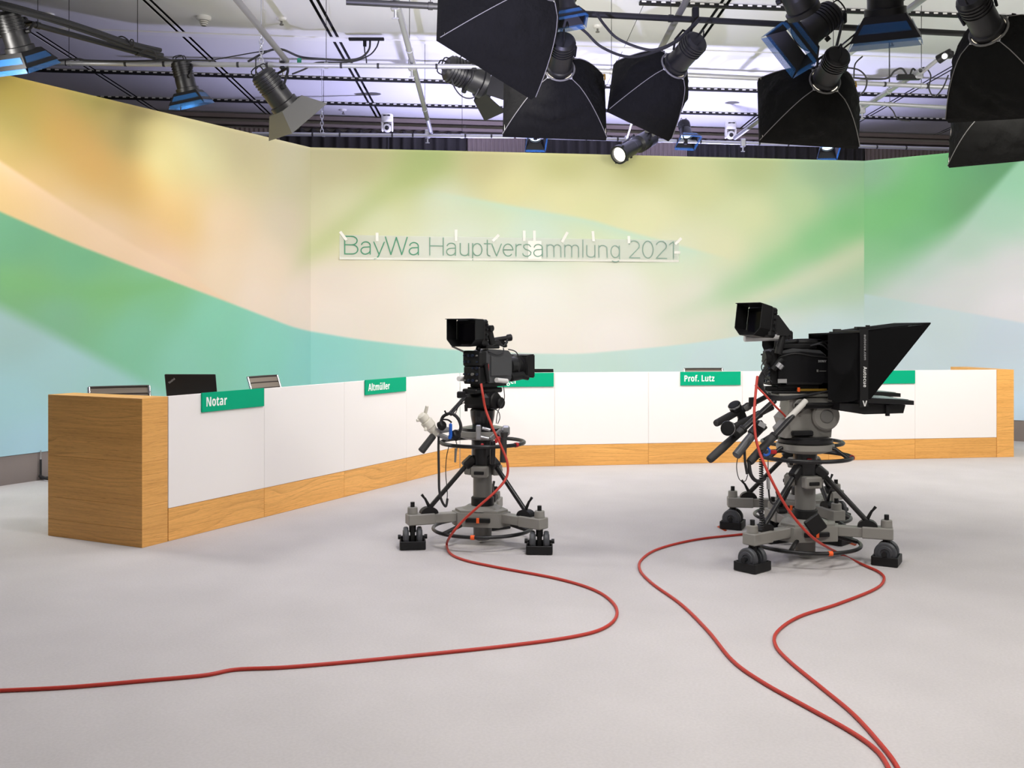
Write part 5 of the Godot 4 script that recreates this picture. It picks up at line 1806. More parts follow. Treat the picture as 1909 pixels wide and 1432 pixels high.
func build_grid() -> void:
	lighting_pipe(Vector3(-1.394, 4.250, -8.423), Vector3(5.605, 4.250, -9.567), 0.028, M.dark_pipe, "black pipe with an open end carrying the upright softboxes", [0.1, 0.4, 0.7, 0.95])
	lighting_pipe(Vector3(-4.2, 4.25, -6.7), Vector3(6.0, 4.25, -7.4), 0.028, M.dark_pipe, "foremost black pipe of the grid carrying two big softboxes", [0.1, 0.5, 0.9])
	lighting_pipe(Vector3(-4.876, 4.250, -10.368), Vector3(0.020, 4.250, -10.527), 0.026, M.aluminium, "long aluminium pipe in the middle of the grid on the orange wall's side", [0.06, 0.6], 9)
	lighting_pipe(Vector3(0.042, 4.250, -10.527), Vector3(5.142, 4.250, -11.440), 0.026, M.aluminium, "long aluminium pipe in the middle of the grid on the green wall's side", [0.2, 0.9], 7)
	lighting_pipe(Vector3(-3.660, 4.250, -14.128), Vector3(0.027, 4.250, -14.325), 0.026, M.aluminium, "aluminium pipe before the wide black curtain above the printed rear wall", [0.27, 0.8], 7)
	lighting_pipe(Vector3(0.057, 4.250, -14.325), Vector3(7.033, 4.250, -15.374), 0.026, M.aluminium, "aluminium pipe with the small blue lamps above the printed rear wall", [0.3, 0.7], 11)
	lighting_pipe(Vector3(-4.739, 4.310, -8.736), Vector3(-3.573, 4.310, -10.562), 0.027, M.dark_pipe, "dark slanting pipe wrapped in cables above the orange printed wall", [0.3, 0.8])
	lighting_pipe(Vector3(-2.33, 4.31, -6.2), Vector3(-2.36, 4.31, -10.5), 0.03, M.grey_dark, "grey pipe running forwards to the clamp over the lamp with grey flaps", [0.5])
	lighting_pipe(Vector3(-0.98, 4.31, -8.3), Vector3(-1.16, 4.31, -14.35), 0.03, M.aluminium, "pale pipe running from the black pipe's end back to the rear pipe", [0.3, 0.75])
	lighting_pipe(Vector3(1.49, 4.31, -6.6), Vector3(1.49, 4.31, -11.2), 0.03, M.grey_dark, "grey pipe running past the tilted softbox with the collapsed side", [0.4])
	lighting_pipe(Vector3(3.56, 4.31, -6.6), Vector3(3.28, 4.31, -14.75), 0.03, M.aluminium, "long pale pipe behind the lamps with blue gels", [0.5])
	lighting_pipe(Vector3(4.44, 4.31, -10.9), Vector3(4.45, 4.31, -12.75), 0.03, M.aluminium, "short pale pipe behind the cable tangle over the green wall", [0.5])
	lighting_pipe(Vector3(4.136, 4.250, -12.172), Vector3(5.765, 4.250, -12.527), 0.024, M.aluminium, "short thin pipe above the green printed wall", [0.3])
	# clamps where pipes cross
	var k := 0
	for c in [[Vector3(-2.398, 4.280, -10.513), "above the lamp with grey flaps"], [Vector3(-1.053, 4.280, -10.556), "under the pale pipe in the middle of the set"], [Vector3(-1.205, 4.280, -14.302), "where the pale pipe meets the rear pipe"], [Vector3(3.412, 4.250, -14.820), "where the long pale pipe meets the rear pipe"], [Vector3(4.438, 4.292, -12.720), "at the end of the short pale pipe"], [Vector3(-0.997, 4.280, -8.571), "on the open end of the black pipe"]]:
		var at: Vector3 = c[0]
		var n := thing("pipe_clamp", at, "small metal pipe clamp " + c[1], "clamp", "clamps of the lighting grid")
		var m := MB.new()
		m.box(Vector3.ZERO, Vector3(0.075, 0.12, 0.075), 0.01)
		part("jaw", m, M.steel, n)
		m = MB.new()
		m.cyl(Vector3(0, -0.05, 0), Vector3(0, -0.12, 0), 0.012, -1.0, 8)
		m.box(Vector3(0, -0.125, 0), Vector3(0.06, 0.012, 0.012), 0.003)
		part("bolt", m, M.steel, n)
		k += 1

func softbox(ring: Vector3, centre: Vector3, side: Vector2, w: float, h: float, hang: Vector3, energy: float, flip: float, label: String, sd: int) -> void:
	# a fabric pyramid on a speed ring; it opens along the axis from ring to centre
	var n := thing("softbox", ring, label, "softbox", "black softboxes hanging from the grid")
	var ax := (centre - ring).normalized()
	var wv := Vector3(side.x, side.y, 0)
	wv.z = -(ax.x * wv.x + ax.y * wv.y) / ax.z
	wv = wv.normalized()
	var hv := wv.cross(ax)
	if hv.y < 0.0:
		hv = -hv
	var c := centre - ring
	var noise := FastNoiseLite.new()
	noise.seed = sd
	noise.frequency = 3.4
	noise.fractal_octaves = 3
	var s := 0.108
	var corner := func(t: float, a: float, b: float, inset: float) -> Vector3:
		# a, b in -1..1 across the box, t from the ring to the mouth
		var g := pow(t, 0.66)
		return c * t + wv * a * lerpf(s, w * 0.5 - inset, g) + hv * b * lerpf(s, h * 0.5 - inset, g)
	var shell := MB.new()
	var lining := MB.new()
	var sides := [[0, 1.0], [0, -1.0], [1, 1.0], [1, -1.0]]
	var names := 0
	for q in sides:
		var rows := []
		var rows_in := []
		for i in 15:
			var t := i / 14.0
			var row := []
			var row_in := []
			for j in 15:
				var u := lerpf(-1, 1, j / 14.0)
				var outward: Vector3 = (wv if q[0] == 0 else hv) * q[1]
				var p: Vector3 = corner.call(t, q[1] if q[0] == 0 else u, u if q[0] == 0 else q[1], 0.0)
				var bulge := 0.045 * (1.0 - u * u) * sin(PI * pow(t, 0.8))
				var wrinkle := noise.get_noise_3d(p.x * 1.6 + q[1] * 3.0, p.y * 1.6, p.z * 1.6) * 0.038 * (1.0 - pow(absf(u), 4.0)) * (1.0 - pow(t, 6.0)) * minf(1.0, t * 4.0)
				row.append(p + outward * (bulge + wrinkle))
				row_in.append(p + outward * (bulge + wrinkle - 0.006))
			rows.append(row)
			rows_in.append(row_in)
		var o: Vector3 = (wv if q[0] == 0 else hv) * q[1]
		var panel := MB.new()
		panel.grid(rows, o)
		lining.grid(rows_in, -o)
		# the lip round the mouth
		var lip := []
		var edge: Array = rows[14]
		for p in edge:
			lip.append(p + ax * 0.05)
		panel.grid([edge, lip], o)
		part("fabric_panel", panel, M.fabric, n)
	part("lining", lining, M.lining, n)
	for a in [-1.0, 1.0]:
		for b in [-1.0, 1.0]:
			var pts := []
			for i in 13:
				pts.append(corner.call(i / 12.0, a, b, -0.003))
			var pm := MB.new()
			pm.sweep(pts, 0.0035, 6)
			part("piping", pm, M.piping, n)
	# a V of straps on the panel that faces the audience
	var st := MB.new()
	var out := hv * flip
	for k in [-1.0, 1.0]:
		var p0: Vector3 = corner.call(0.06, 0.75 * k, flip, 0.0) + out * 0.012
		var p1: Vector3 = corner.call(0.48, 0.0, flip, 0.0) + out * 0.006
		var d := (p1 - p0).normalized()
		var e := d.cross(out).normalized() * 0.014
		st.sheet(p0 - e, p0 + e, p1 + e, p1 - e, 0.004)
	part("strap", st, M.strap if sd % 2 == 0 else M.black, n)
	var tab := MB.new()
	var tp: Vector3 = corner.call(0.97, 1.0, flip, 0.0)
	tab.box(tp + ax * 0.0, Vector3(0.025, 0.06, 0.025), 0.004, Basis.looking_at(ax))
	part("tab", tab, M.orange if sd % 3 == 0 else M.brass, n)
	var dif := MB.new()
	var m0: Vector3 = c - ax * 0.03
	var rows := []
	for i in 7:
		var row := []
		for j in 7:
			var a := lerpf(-1, 1, j / 6.0)
			var b := lerpf(-1, 1, i / 6.0)
			row.append(m0 + wv * a * (w * 0.5 - 0.012) + hv * b * (h * 0.5 - 0.012) + ax * 0.02 * (1 - a * a) * (1 - b * b))
		rows.append(row)
	dif.grid(rows, ax)
	part("diffuser_lamp", dif, M.diffuser_lamp, n)
	# speed ring and lamp head
	var rg := MB.new()
	rg.torus(Vector3.ZERO, ax, 0.128, 0.009, 24, 8)
	for k in 4:
		var a := TAU * k / 4.0 + PI / 4
		rg.cyl(wv * cos(a) * 0.13 + hv * sin(a) * 0.13, wv * cos(a) * 0.17 + hv * sin(a) * 0.17 + ax * 0.05, 0.008, -1.0, 6)
	part("speed_ring", rg, M.grey_dark, n)
	lamp_head(n, Vector3.ZERO, -ax, 0.102, 0.36, hang - ring, wv)
	area_light("softbox_light", centre + ax * 0.03, ax, Vector2(w - 0.06, h - 0.06), energy, WARM, hv)

func lamp_head(n: Node3D, at: Vector3, back: Vector3, r: float, l: float, hang: Vector3, axle: Vector3) -> void:
	# a finned cylinder with a rear wire handle, a yoke and a hook clamp
	var m := MB.new()
	var prof := [[0.0, 0.0], [r * 1.12, 0.0], [r * 1.12, l * 0.12], [r, l * 0.14]]
	for k in 4:
		var y := l * (0.62 + 0.08 * k)
		prof += [[r, y], [r * 1.07, y + 0.002], [r * 1.07, y + l * 0.035], [r, y + l * 0.037]]
	prof += [[r, l * 0.95], [r * 0.8, l], [0.0, l]]
	m.lathe(at, back, prof, 24)
	var body := part("lamp_housing", m, M.black_satin, n)
	var h := MB.new()
	var up := axle.cross(back).normalized()
	h.sweep(MB.curve([at + back * l * 0.98 + up * r * 0.6, at + back * (l + 0.07) + up * r * 0.5, at + back * (l + 0.07) - up * r * 0.5, at + back * l * 0.98 - up * r * 0.6], 4), 0.006, 6)
	part("rear_handle", h, M.black, body)
	var y := MB.new()
	var mid := at + back * l * 0.45
	var reach := hang - mid
	var stem := reach.normalized()
	var crown := mid + stem * minf(reach.length() - 0.03, r * 1.9)
	var ax := (axle - stem * axle.dot(stem)).normalized()
	for s in [-1.0, 1.0]:
		y.sweep([mid + ax * s * (r + 0.012), mid + ax * s * (r + 0.022) + stem * r * 0.9, crown + ax * s * (r * 0.75), crown], 0.011, 6)
	var yk := part("yoke", y, M.black, n)
	y = MB.new()
	y.cyl(crown, hang, 0.013, -1.0, 8)
	part("stem", y, M.black, yk)
	y = MB.new()
	y.box(hang + Vector3(0, 0.01, 0), Vector3(0.06, 0.10, 0.05), 0.012)
	part("hook_clamp", y, M.black, yk)

func build_softboxes() -> void:
	softbox(Vector3(0.244, 4.090, -7.550), Vector3(-0.176, 3.874, -7.950), Vector2(0.92, -0.39), 0.98, 0.80, Vector3(0.28, 4.25, -7.0), KEY, 1.0, "big black softbox tilted sideways with a grey V strap, hung beside the pale pipe", 2)
	softbox(Vector3(0.405, 3.720, -8.550), Vector3(0.383, 3.509, -9.000), Vector2(1, -0.03), 0.92, 0.66, Vector3(0.425, 4.250, -8.592), KEY, 1.0, "black softbox with a grey V strap hanging upright over the rear lettering", 4)
	softbox(Vector3(1.432, 3.821, -8.850), Vector3(1.214, 3.615, -9.250), Vector2(0.93, -0.36), 0.66, 0.60, Vector3(1.60, 4.25, -8.75), KEY * 0.8, 1.0, "smaller tilted softbox with wrinkled sides above the bright profile spotlight", 3)
	softbox(Vector3(2.668, 3.619, -8.550), Vector3(2.659, 3.447, -9.000), Vector2(0.998, -0.066), 0.88, 0.64, Vector3(2.940, 4.250, -8.905), KEY, 1.0, "black softbox hanging under the blue gelled lamps", 5)
	softbox(Vector3(3.326, 3.583, -7.000), Vector3(3.689, 3.322, -7.350), Vector2(0.99, -0.15), 0.85, 0.62, Vector3(3.15, 4.25, -7.2), KEY, 1.0, "black softbox with an unstrapped back hanging over another near the green wall", 7)
	softbox(Vector3(4.004, 3.386, -8.250), Vector3(4.309, 3.246, -8.650), Vector2(1, 0), 1.0, 0.62, Vector3(4.366, 4.250, -9.325), KEY, 1.0, "black softbox hanging below another one next to the green printed wall", 9)
	# unseen softboxes out of view, placed to light the carpet, desk and side walls
	softbox(Vector3(4.3, 4.0, -4.2), Vector3(4.25, 3.5, -4.3), Vector2(1, 0), 1.1, 0.8, Vector3(4.3, 4.6, -4.2), KEY * 1.8, 1.0, "unseen softbox out of view, placed to light the near carpet on the side of the paired cameras", 11)
	softbox(Vector3(1.3, 4.0, -2.4), Vector3(1.25, 3.5, -2.5), Vector2(1, 0), 1.1, 0.8, Vector3(1.3, 4.6, -2.4), KEY * 1.7, 1.0, "unseen softbox out of view, placed to light the near carpet in the middle of the studio", 13)
	softbox(Vector3(0.9, 4.3, -4.8), Vector3(0.6, 3.9, -5.0), Vector2(1, -0.3), 1.1, 0.8, Vector3(0.9, 4.8, -4.8), KEY * 1.7, 1.0, "unseen softbox out of view, placed to light the carpet and desk wing by the lone camera", 15)
	softbox(Vector3(-5.3, 4.0, -8.2), Vector3(-4.92, 3.72, -8.26), Vector2(0.5, -0.2), 0.72, 0.7, Vector3(-5.3, 4.6, -8.2), KEY * 2.0, 1.0, "unseen softbox out of view, placed to light the carpet strip between the desk and the orange wall", 17)
	softbox(Vector3(7.3, 4.1, -8.6), Vector3(7.2, 3.75, -8.95), Vector2(1, 0), 1.0, 0.7, Vector3(7.3, 4.6, -8.6), KEY * 2.2, 1.0, "unseen softbox out of view, placed to light the green wall and the far desk end", 19)

func fresnel(at: Vector3, dir: Vector3, r: float, hang: Vector3, flap: float, gel: bool, lens: Material, metal: Material, label: String, group: String) -> Node3D:
	var n := thing("stage_lamp", at, label, "stage lamp", group)
	var d := dir.normalized()
	var side := MB.side(d)
	var up := side.cross(d)
	var m := MB.new()
	var prof := [[0.0, -2.1 * r], [0.7 * r, -2.1 * r], [0.92 * r, -1.9 * r]]
	for k in 5:
		var y := (-1.7 + 0.24 * k) * r
		prof += [[0.92 * r, y], [r, y + 0.02 * r], [r, y + 0.12 * r], [0.92 * r, y + 0.14 * r]]
	prof += [[0.96 * r, -0.2 * r], [0.96 * r, 0.55 * r], [1.12 * r, 0.6 * r], [1.12 * r, 0.95 * r], [0.98 * r, 0.95 * r], [0.95 * r, 0.6 * r]]
	m.lathe(Vector3.ZERO, d, prof, 24)
	var body := part("housing", m, M.black_satin, n)
	m = MB.new()
	m.lathe(Vector3.ZERO, d, [[0.96 * r, 0.6 * r], [0.7 * r, 0.72 * r], [0.35 * r, 0.79 * r], [0.0, 0.81 * r]], 20)
	part("lamp_lens", m, lens, body)
	m = MB.new()
	for k in [-0.4, 0.4]:
		m = MB.new()
		m.sweep(MB.curve([d * -2.05 * r + side * k * r + up * 0.5 * r, d * -2.5 * r + side * k * r + up * 0.4 * r, d * -2.5 * r + side * k * r - up * 0.4 * r, d * -2.05 * r + side * k * r - up * 0.5 * r], 3), 0.05 * r, 6)
		part("rear_handle", m, M.black, body)
	if flap > 0.0:
		var q := [side, up, -side, -up]
		for i in 4:
			var o: Vector3 = q[i]
			var t: Vector3 = q[(i + 1) % 4]
			var p0 := d * 0.95 * r + o * 1.1 * r
			var p1 := d * (0.95 * r + flap * 0.86) + o * (1.1 * r + flap * 0.5)
			var wide := 1.1 * r + flap * 0.5 if metal != M.black or gel else 1.05 * r + (flap * 0.42 if i % 2 == 1 else flap * 0.12)
			var f := MB.new()
			f.sheet(p0 - t * 1.1 * r, p0 + t * 1.1 * r, p1 + t * wide, p1 - t * wide, 0.004)
			part("barn_door", f, metal, n)
		if gel:
			var b := d * (0.95 * r + flap * 0.90)
			var e := 1.1 * r + flap * 0.52
			for i in 4:
				var o: Vector3 = q[i]
				var t: Vector3 = q[(i + 1) % 4]
				var g := MB.new()
				var p0 := d * (0.95 * r + flap * 0.25) + o * (1.14 * r + flap * 0.18)
				var p1 := b + o * e * 1.04 + d * 0.25 * flap
				g.sheet(p0 - t * 1.1 * r, p0 + t * 1.1 * r, p1 + t * e, p1 - t * e, 0.0015)
				part("colour_gel", g, M.blue_gel, n)
	# yoke
	var reach := hang - at
	var stem := reach.normalized()
	var axle := stem.cross(d)
	axle = axle.normalized() if axle.length() > 0.05 else side
	var crown := stem * minf(reach.length() - 0.02, 2.1 * r)
	m = MB.new()
	for s in [-1.0, 1.0]:
		m.sweep([axle * s * 1.02 * r - d * 0.4 * r, axle * s * 1.15 * r - d * 0.4 * r, crown * 0.7 + axle * s * 1.15 * r - d * 0.2 * r, crown + axle * s * 0.8 * r, crown], 0.11 * r, 6)
		m.cyl(axle * s * 1.0 * r - d * 0.4 * r, axle * s * 1.3 * r - d * 0.4 * r, 0.18 * r, -1.0, 10)
	var yk := part("yoke", m, M.black, n)
	m = MB.new()
	m.cyl(crown, reach, 0.012, -1.0, 8)
	m.box(reach + Vector3(0, 0.0, 0), Vector3(0.055, 0.09, 0.05), 0.01)
	part("hook_clamp", m, M.black, yk)
	return n

func build_lamps() -> void:
	var g := "stage lamps on the grid"
	fresnel(Vector3(-4.449, 4.106, -9.000), Vector3(0.16, -0.9, -0.42), 0.115, Vector3(-4.464, 4.310, -9.179), 0.15, true, M.lamp_cool, M.black, "blue gelled lamp on the cable wrapped pipe above the orange printed wall", g)
	fresnel(Vector3(-3.384, 4.061, -10.400), Vector3(0.2, -0.95, -0.2), 0.105, Vector3(-3.357, 4.250, -10.420), 0.13, true, M.lamp_cool, M.black, "blue gelled lamp under the long aluminium pipe next to the lamp with grey flaps", g)
	fresnel(Vector3(-2.416, 3.910, -10.350), Vector3(0.52, -0.74, -0.42), 0.135, Vector3(-2.389, 4.250, -10.452), 0.24, false, M.lamp_off, M.flap_grey, "lamp with wide grey barn doors aimed down under the pipe crossing", g)
	fresnel(Vector3(-0.428, 4.188, -10.750), Vector3(0.86, -0.28, -0.42), 0.15, Vector3(-0.396, 4.250, -10.516), 0.26, false, M.lamp_off, M.black, "dark lamp with black barn doors beside the upright softbox", g)
	fresnel(Vector3(2.458, 3.949, -8.200), Vector3(-0.72, -0.62, 0.1), 0.12, Vector3(2.774, 4.250, -8.859), 0.15, true, M.lamp_cool, M.black, "blue gelled lamp aimed sideways above the softbox with plain back", g)
	fresnel(Vector3(3.106, 4.266, -8.350), Vector3(0.12, -0.93, -0.3), 0.15, Vector3(3.403, 4.600, -9.151), 0.22, true, M.lamp_cool, M.black, "large lamp with a wide blue gel sheet pointing straight down", g)
	fresnel(Vector3(0.451, 4.196, -8.300), Vector3(0.18, -0.95, 0.1), 0.075, Vector3(0.455, 4.300, -8.734), 0.10, true, M.lamp_cool, M.black, "small blue gelled lamp directly above the upright softbox", g)
	fresnel(Vector3(2.197, 4.026, -7.700), Vector3(0.5, -0.7, -0.4), 0.12, Vector3(2.266, 4.350, -7.913), 0.0, false, M.lamp_off, M.black, "dark lamp body crossing the black pipe beside the blue gels", g)
	fresnel(Vector3(0.336, 4.301, -14.450), Vector3(0.05, -0.86, 0.5), 0.085, Vector3(0.334, 4.250, -14.365), 0.10, true, M.lamp_cool, M.black, "small lit blue lamp on the rear pipe below the upright softbox", "small blue lamps on the rear pipe")
	fresnel(Vector3(2.552, 4.399, -14.750), Vector3(0.1, -0.88, 0.45), 0.09, Vector3(2.542, 4.250, -14.693), 0.11, true, M.lamp_cool, M.black, "small lit blue lamp on the rear pipe beside the profile spotlight", "small blue lamps on the rear pipe")
	fresnel(Vector3(4.713, 4.271, -15.000), Vector3(-0.05, -0.86, 0.5), 0.085, Vector3(4.717, 4.250, -15.015), 0.10, true, M.lamp_cool, M.black, "small lit blue lamp on the rear pipe under the softbox with plain back", "small blue lamps on the rear pipe")
	for q in [[Vector3(0.335, 4.207, -14.400), Vector3(0.05, -0.86, 0.5)], [Vector3(2.543, 4.295, -14.700), Vector3(0.1, -0.88, 0.45)], [Vector3(4.697, 4.182, -14.950), Vector3(-0.05, -0.86, 0.5)]]:
		var d: Vector3 = q[1]
		spot_light("stage_lamp_light", q[0] + d.normalized() * 0.12, d, 34.0, 5.0, COOL, 0.08)
	wash(Vector3(-3.384, 4.061, -10.400), Vector3(-0.25, -0.55, -0.8), 1.3)
	wash(Vector3(-2.416, 3.910, -10.350), Vector3(0.3, -0.6, -0.74), 1.5)
	profile_spot()

func wash(at: Vector3, d: Vector3, energy: float) -> void:
	spot_light("stage_lamp_light", at + d.normalized() * 0.14, d, 42.0, energy, Color(0.98, 0.99, 1.0), 0.12, 0.95)

func profile_spot() -> void:
	var at := Vector3(1.691, 4.031, -13.900)
	var n := thing("profile_spotlight", at, "black profile spotlight with a glowing white lens hung from the rear pipe", "spotlight")
	var tip := Vector3(1.444, 3.860, -13.600) - at
	var tail := Vector3(1.986, 4.222, -14.200) - at
	var d := (tip - tail).normalized()
	var l := (tip - tail).length()
	var m := MB.new()
	m.lathe(tail, d, [[0.0, 0.0], [0.09, 0.0], [0.12, 0.03], [0.125, l * 0.42], [0.09, l * 0.46], [0.095, l * 0.6], [0.105, l * 0.62], [0.105, l * 0.92], [0.13, l * 0.93], [0.13, l], [0.105, l], [0.10, l * 0.95]], 24)
	var b := part("barrel", m, M.black_satin, n)
	m = MB.new()
	m.lathe(tail, d, [[0.103, l * 0.955], [0.06, l * 0.975], [0.0, l * 0.985]], 20)
	part("lamp_lens", m, M.lamp_lens, b)
	var s := MB.side(d)
	var u := s.cross(d)
	m = MB.new()
	for k in 4:
		var a := TAU * k / 4.0 + 0.7
		m.box(tail + d * l * 0.97 + (s * cos(a) + u * sin(a)) * 0.135, Vector3(0.03, 0.03, 0.03), 0.004)
	part("filter_holder", m, M.black, b)
	m = MB.new()
	m.cyl(Vector3(1.636, 3.849, -13.750) - at, Vector3(1.617, 3.913, -13.780) - at, 0.018, -1.0, 8)
	part("focus_knob", m, M.black, b)
	var hang := Vector3(1.663, 4.250, -14.568) - at
	m = MB.new()
	for k in [-1.0, 1.0]:
		m.sweep([tail + d * l * 0.3 + s * k * 0.13, tail + d * l * 0.3 + s * k * 0.145 + Vector3(0, 0.12, 0), hang + Vector3(0, -0.06, 0) + s * k * 0.08, hang], 0.012, 6)
	part("yoke", m, M.black, n)
	m = MB.new()
	m.box(hang, Vector3(0.06, 0.11, 0.06), 0.012)
	m.cyl(hang, Vector3(1.712, 4.473, -14.200) - at, 0.014, -1.0, 8)
	part("hook_clamp", m, M.steel, n)
	m = MB.new()
	m.sheet(Vector3(1.860, 4.296, -14.000) - at, Vector3(2.078, 4.251, -14.000) - at, Vector3(1.928, 4.161, -14.000) - at, Vector3(1.838, 4.206, -14.000) - at, 0.006)
	part("side_flap", m, M.flap_grey, n)
	spot_light("spotlight_light", at + tip + d * 0.03, d, 14.0, 10.0, WARM, 0.06, 0.4)

func drape(called: String, pts: Array, r: float, label: String, group := "loose cables in the grid", m: Material = null) -> void:
	cable(called, pts, r, m if m else M.rubber, label, "cable", group)

func build_small_rig() -> void:
	# remote cameras on slim poles behind the printed wall
	for q in [[Vector3(-1.940, 4.582, -15.600), "white dome remote camera on a slim pole beside the pale pipe's rear end"], [Vector3(3.530, 4.588, -16.200), "white dome remote camera on a slim pole beside the softbox with plain back"]]:
		var at: Vector3 = q[0]
		var n := thing("remote_camera", at, q[1], "camera", "white remote cameras behind the printed wall")
		var m := MB.new()
		m.lathe(Vector3(0, 0.13, 0), Vector3.UP, [[0.0, 0.0], [0.085, 0.0], [0.092, 0.03], [0.092, 0.12], [0.08, 0.13], [0.0, 0.13]], 24)
		var base := part("base", m, M.white_plastic, n)
		m = MB.new()
		m.box(Vector3(0, 0.225, 0.082), Vector3(0.11, 0.02, 0.025), 0.006)
		part("window_strip", m, M.black, base)
		m = MB.new()
		for s in [-1.0, 1.0]:
			m.box(Vector3(s * 0.075, 0.07, 0), Vector3(0.03, 0.16, 0.09), 0.012)
		part("fork", m, M.white_plastic, n)
		m = MB.new()
		m.lathe(Vector3(0, 0.05, -0.07), Vector3(0, -0.1, 1), [[0.0, 0.0], [0.05, 0.01], [0.066, 0.04], [0.066, 0.10], [0.055, 0.13], [0.036, 0.135], [0.034, 0.125], [0.0, 0.125]], 22)
		var hd := part("head", m, M.white_plastic, n)
		m = MB.new()
		m.lathe(Vector3(0, 0.05, -0.07) + Vector3(0, -0.1, 1).normalized() * 0.127, Vector3(0, -0.1, 1), [[0.0, 0.012], [0.02, 0.008], [0.033, 0.0], [0.0, 0.0]], 18)
		part("lens", m, M.black_gloss, hd)
		m = MB.new()
		m.cyl(Vector3(0, -at.y + 0.01, -0.06), Vector3(0, 0.15, -0.06), 0.018, -1.0, 10)
		m.cyl(Vector3(0, -at.y + 0.002, -0.06), Vector3(0, -at.y + 0.02, -0.06), 0.18, -1.0, 20)
		part("pole", m, M.black, n)
	# detectors and sprinklers on the ceiling
	var at := Vector3(-3.610, 5.160, -11.750)
	var d := thing("smoke_detector", at, "round white smoke detector with slatted underside on a ceiling panel", "smoke detector")
	var m := MB.new()
	m.lathe(Vector3.ZERO, Vector3.DOWN, [[0.0, -0.004], [0.085, -0.004], [0.085, 0.03], [0.06, 0.045], [0.0, 0.045]], 24)
	part("base", m, M.white_plastic, d)
	for k in 3:
		m = MB.new()
		m.lathe(Vector3.ZERO, Vector3.DOWN, [[0.0, 0.055 + k * 0.02], [0.052 - 0.008 * k, 0.055 + k * 0.02], [0.05 - 0.008 * k, 0.067 + k * 0.02], [0.0, 0.067 + k * 0.02]], 20)
		part("slat", m, M.grey_light, d)
	m = MB.new()
	m.cyl(Vector3(0, -0.04, 0), Vector3(0, -0.11, 0), 0.028, -1.0, 14)
	part("sensor", m, M.grey_dark, d)
	for q in [[Vector3(-2.713, 5.160, -11.811), "white ceiling sprinkler in front of the clamp over the lamp with grey flaps"], [Vector3(-2.811, 5.160, -16.714), "tiny white ceiling sprinkler near the rear curtains"], [Vector3(1.032, 5.160, -12.103), "white ceiling sprinkler between the upright and the tilted softbox"], [Vector3(4.807, 5.160, -12.686), "white ceiling sprinkler under the blue gel sheet"], [Vector3(-5.373, 5.160, -11.650), "round white ceiling sprinkler beside the cable wrapped pipe"]]:
		var p: Vector3 = q[0]
		var s := thing("ceiling_sprinkler", p, q[1], "sprinkler", "sprinklers on the ceiling")
		m = MB.new()
		m.lathe(Vector3.ZERO, Vector3.DOWN, [[0.0, -0.004], [0.06, -0.004], [0.05, 0.025], [0.02, 0.035], [0.0, 0.035]], 20)
		part("plate", m, M.white_plastic, s)
		m = MB.new()
		m.cyl(Vector3(0, -0.03, 0), Vector3(0, -0.07, 0), 0.012, -1.0, 10)
		m.cyl(Vector3(0, -0.07, 0), Vector3(0, -0.08, 0), 0.025, -1.0, 12)
		part("nozzle", m, M.grey_dark, s)
	# hanging chains
	for q in [[Vector3(-2.610, 4.261, -10.440), Vector3(-3.151, 5.150, -12.605), "short steel chain holding the long aluminium pipe by the lamp with grey flaps"], [Vector3(-2.677, 4.260, -14.120), Vector3(-2.701, 4.560, -14.250), "short steel chain and eye holding the rear pipe at the wide black curtain"]]:
		var a: Vector3 = q[0]
		var b := a + Vector3(0, CEILING - a.y, 0)
		var n := thing("hanging_chain", a, q[2], "chain", "chains holding the pipes")
		var links := 7
		for k in links:
			m = MB.new()
			var e := Basis(Vector3.UP, PI / 2 * (k % 2))
			var pts := []
			for j in 13:
				var an := TAU * j / 12.0
				pts.append(Vector3(0, 0.03 + k * 0.05, 0) + e * Vector3(cos(an) * 0.02, sin(an) * 0.034, 0))
			m.sweep(pts, 0.006, 6)
			part("link", m, M.steel, n)
		m = MB.new()
		m.cyl(Vector3(0, 0.37, 0), b - a + Vector3(0, 0.01, 0), 0.004, -1.0, 6)
		part("rod", m, M.steel, n)
	# socket strip on the ceiling with its drooping leads
	var box := thing("ceiling_socket", Vector3(-1.813, 5.110, -12.490), "flat black socket strip on the ceiling with drooping leads", "socket")
	m = MB.new()
	m.box(Vector3(0, 0.0, 0), Vector3(0.44, 0.03, 0.06), 0.005)
	m.cyl(Vector3(-0.02, -0.015, 0), Vector3(-0.02, -0.09, 0), 0.022, -1.0, 10)
	part("strip", m, M.black, box)
	drape("power_cable", [Vector3(-1.772, 5.100, -12.525), Vector3(-1.739, 4.902, -12.200), Vector3(-1.734, 4.648, -11.600), Vector3(-1.775, 4.423, -10.900), Vector3(-1.991, 4.327, -10.500), Vector3(-2.236, 4.377, -10.600), Vector3(-2.423, 4.442, -10.550), Vector3(-2.563, 4.406, -10.500), Vector3(-2.765, 4.299, -10.500)], 0.012, "thick black cable sagging from the ceiling socket to the pipe crossing")
	drape("power_cable", [Vector3(-1.664, 5.100, -12.525), Vector3(-1.681, 4.999, -12.450), Vector3(-1.711, 4.810, -12.100), Vector3(-1.780, 4.578, -11.500), Vector3(-1.842, 4.413, -10.950), Vector3(-2.095, 4.354, -10.750), Vector3(-2.180, 4.252, -10.600), Vector3(-2.288, 4.157, -10.450)], 0.009, "thin black cable sagging from the ceiling socket to the lamp with grey flaps")
	drape("power_cable", [Vector3(-1.845, 5.100, -12.525), Vector3(-1.835, 4.959, -12.500), Vector3(-1.786, 4.799, -12.300), Vector3(-1.757, 4.654, -12.100)], 0.008, "short lead hanging straight down from the ceiling socket")
	drape("power_cable", [Vector3(-3.136, 4.316, -10.500), Vector3(-2.889, 4.361, -10.500), Vector3(-2.664, 4.400, -10.500), Vector3(-2.485, 4.423, -10.500)], 0.006, "thin taut black wire beside the pipe clamp over the lamp with grey flaps")
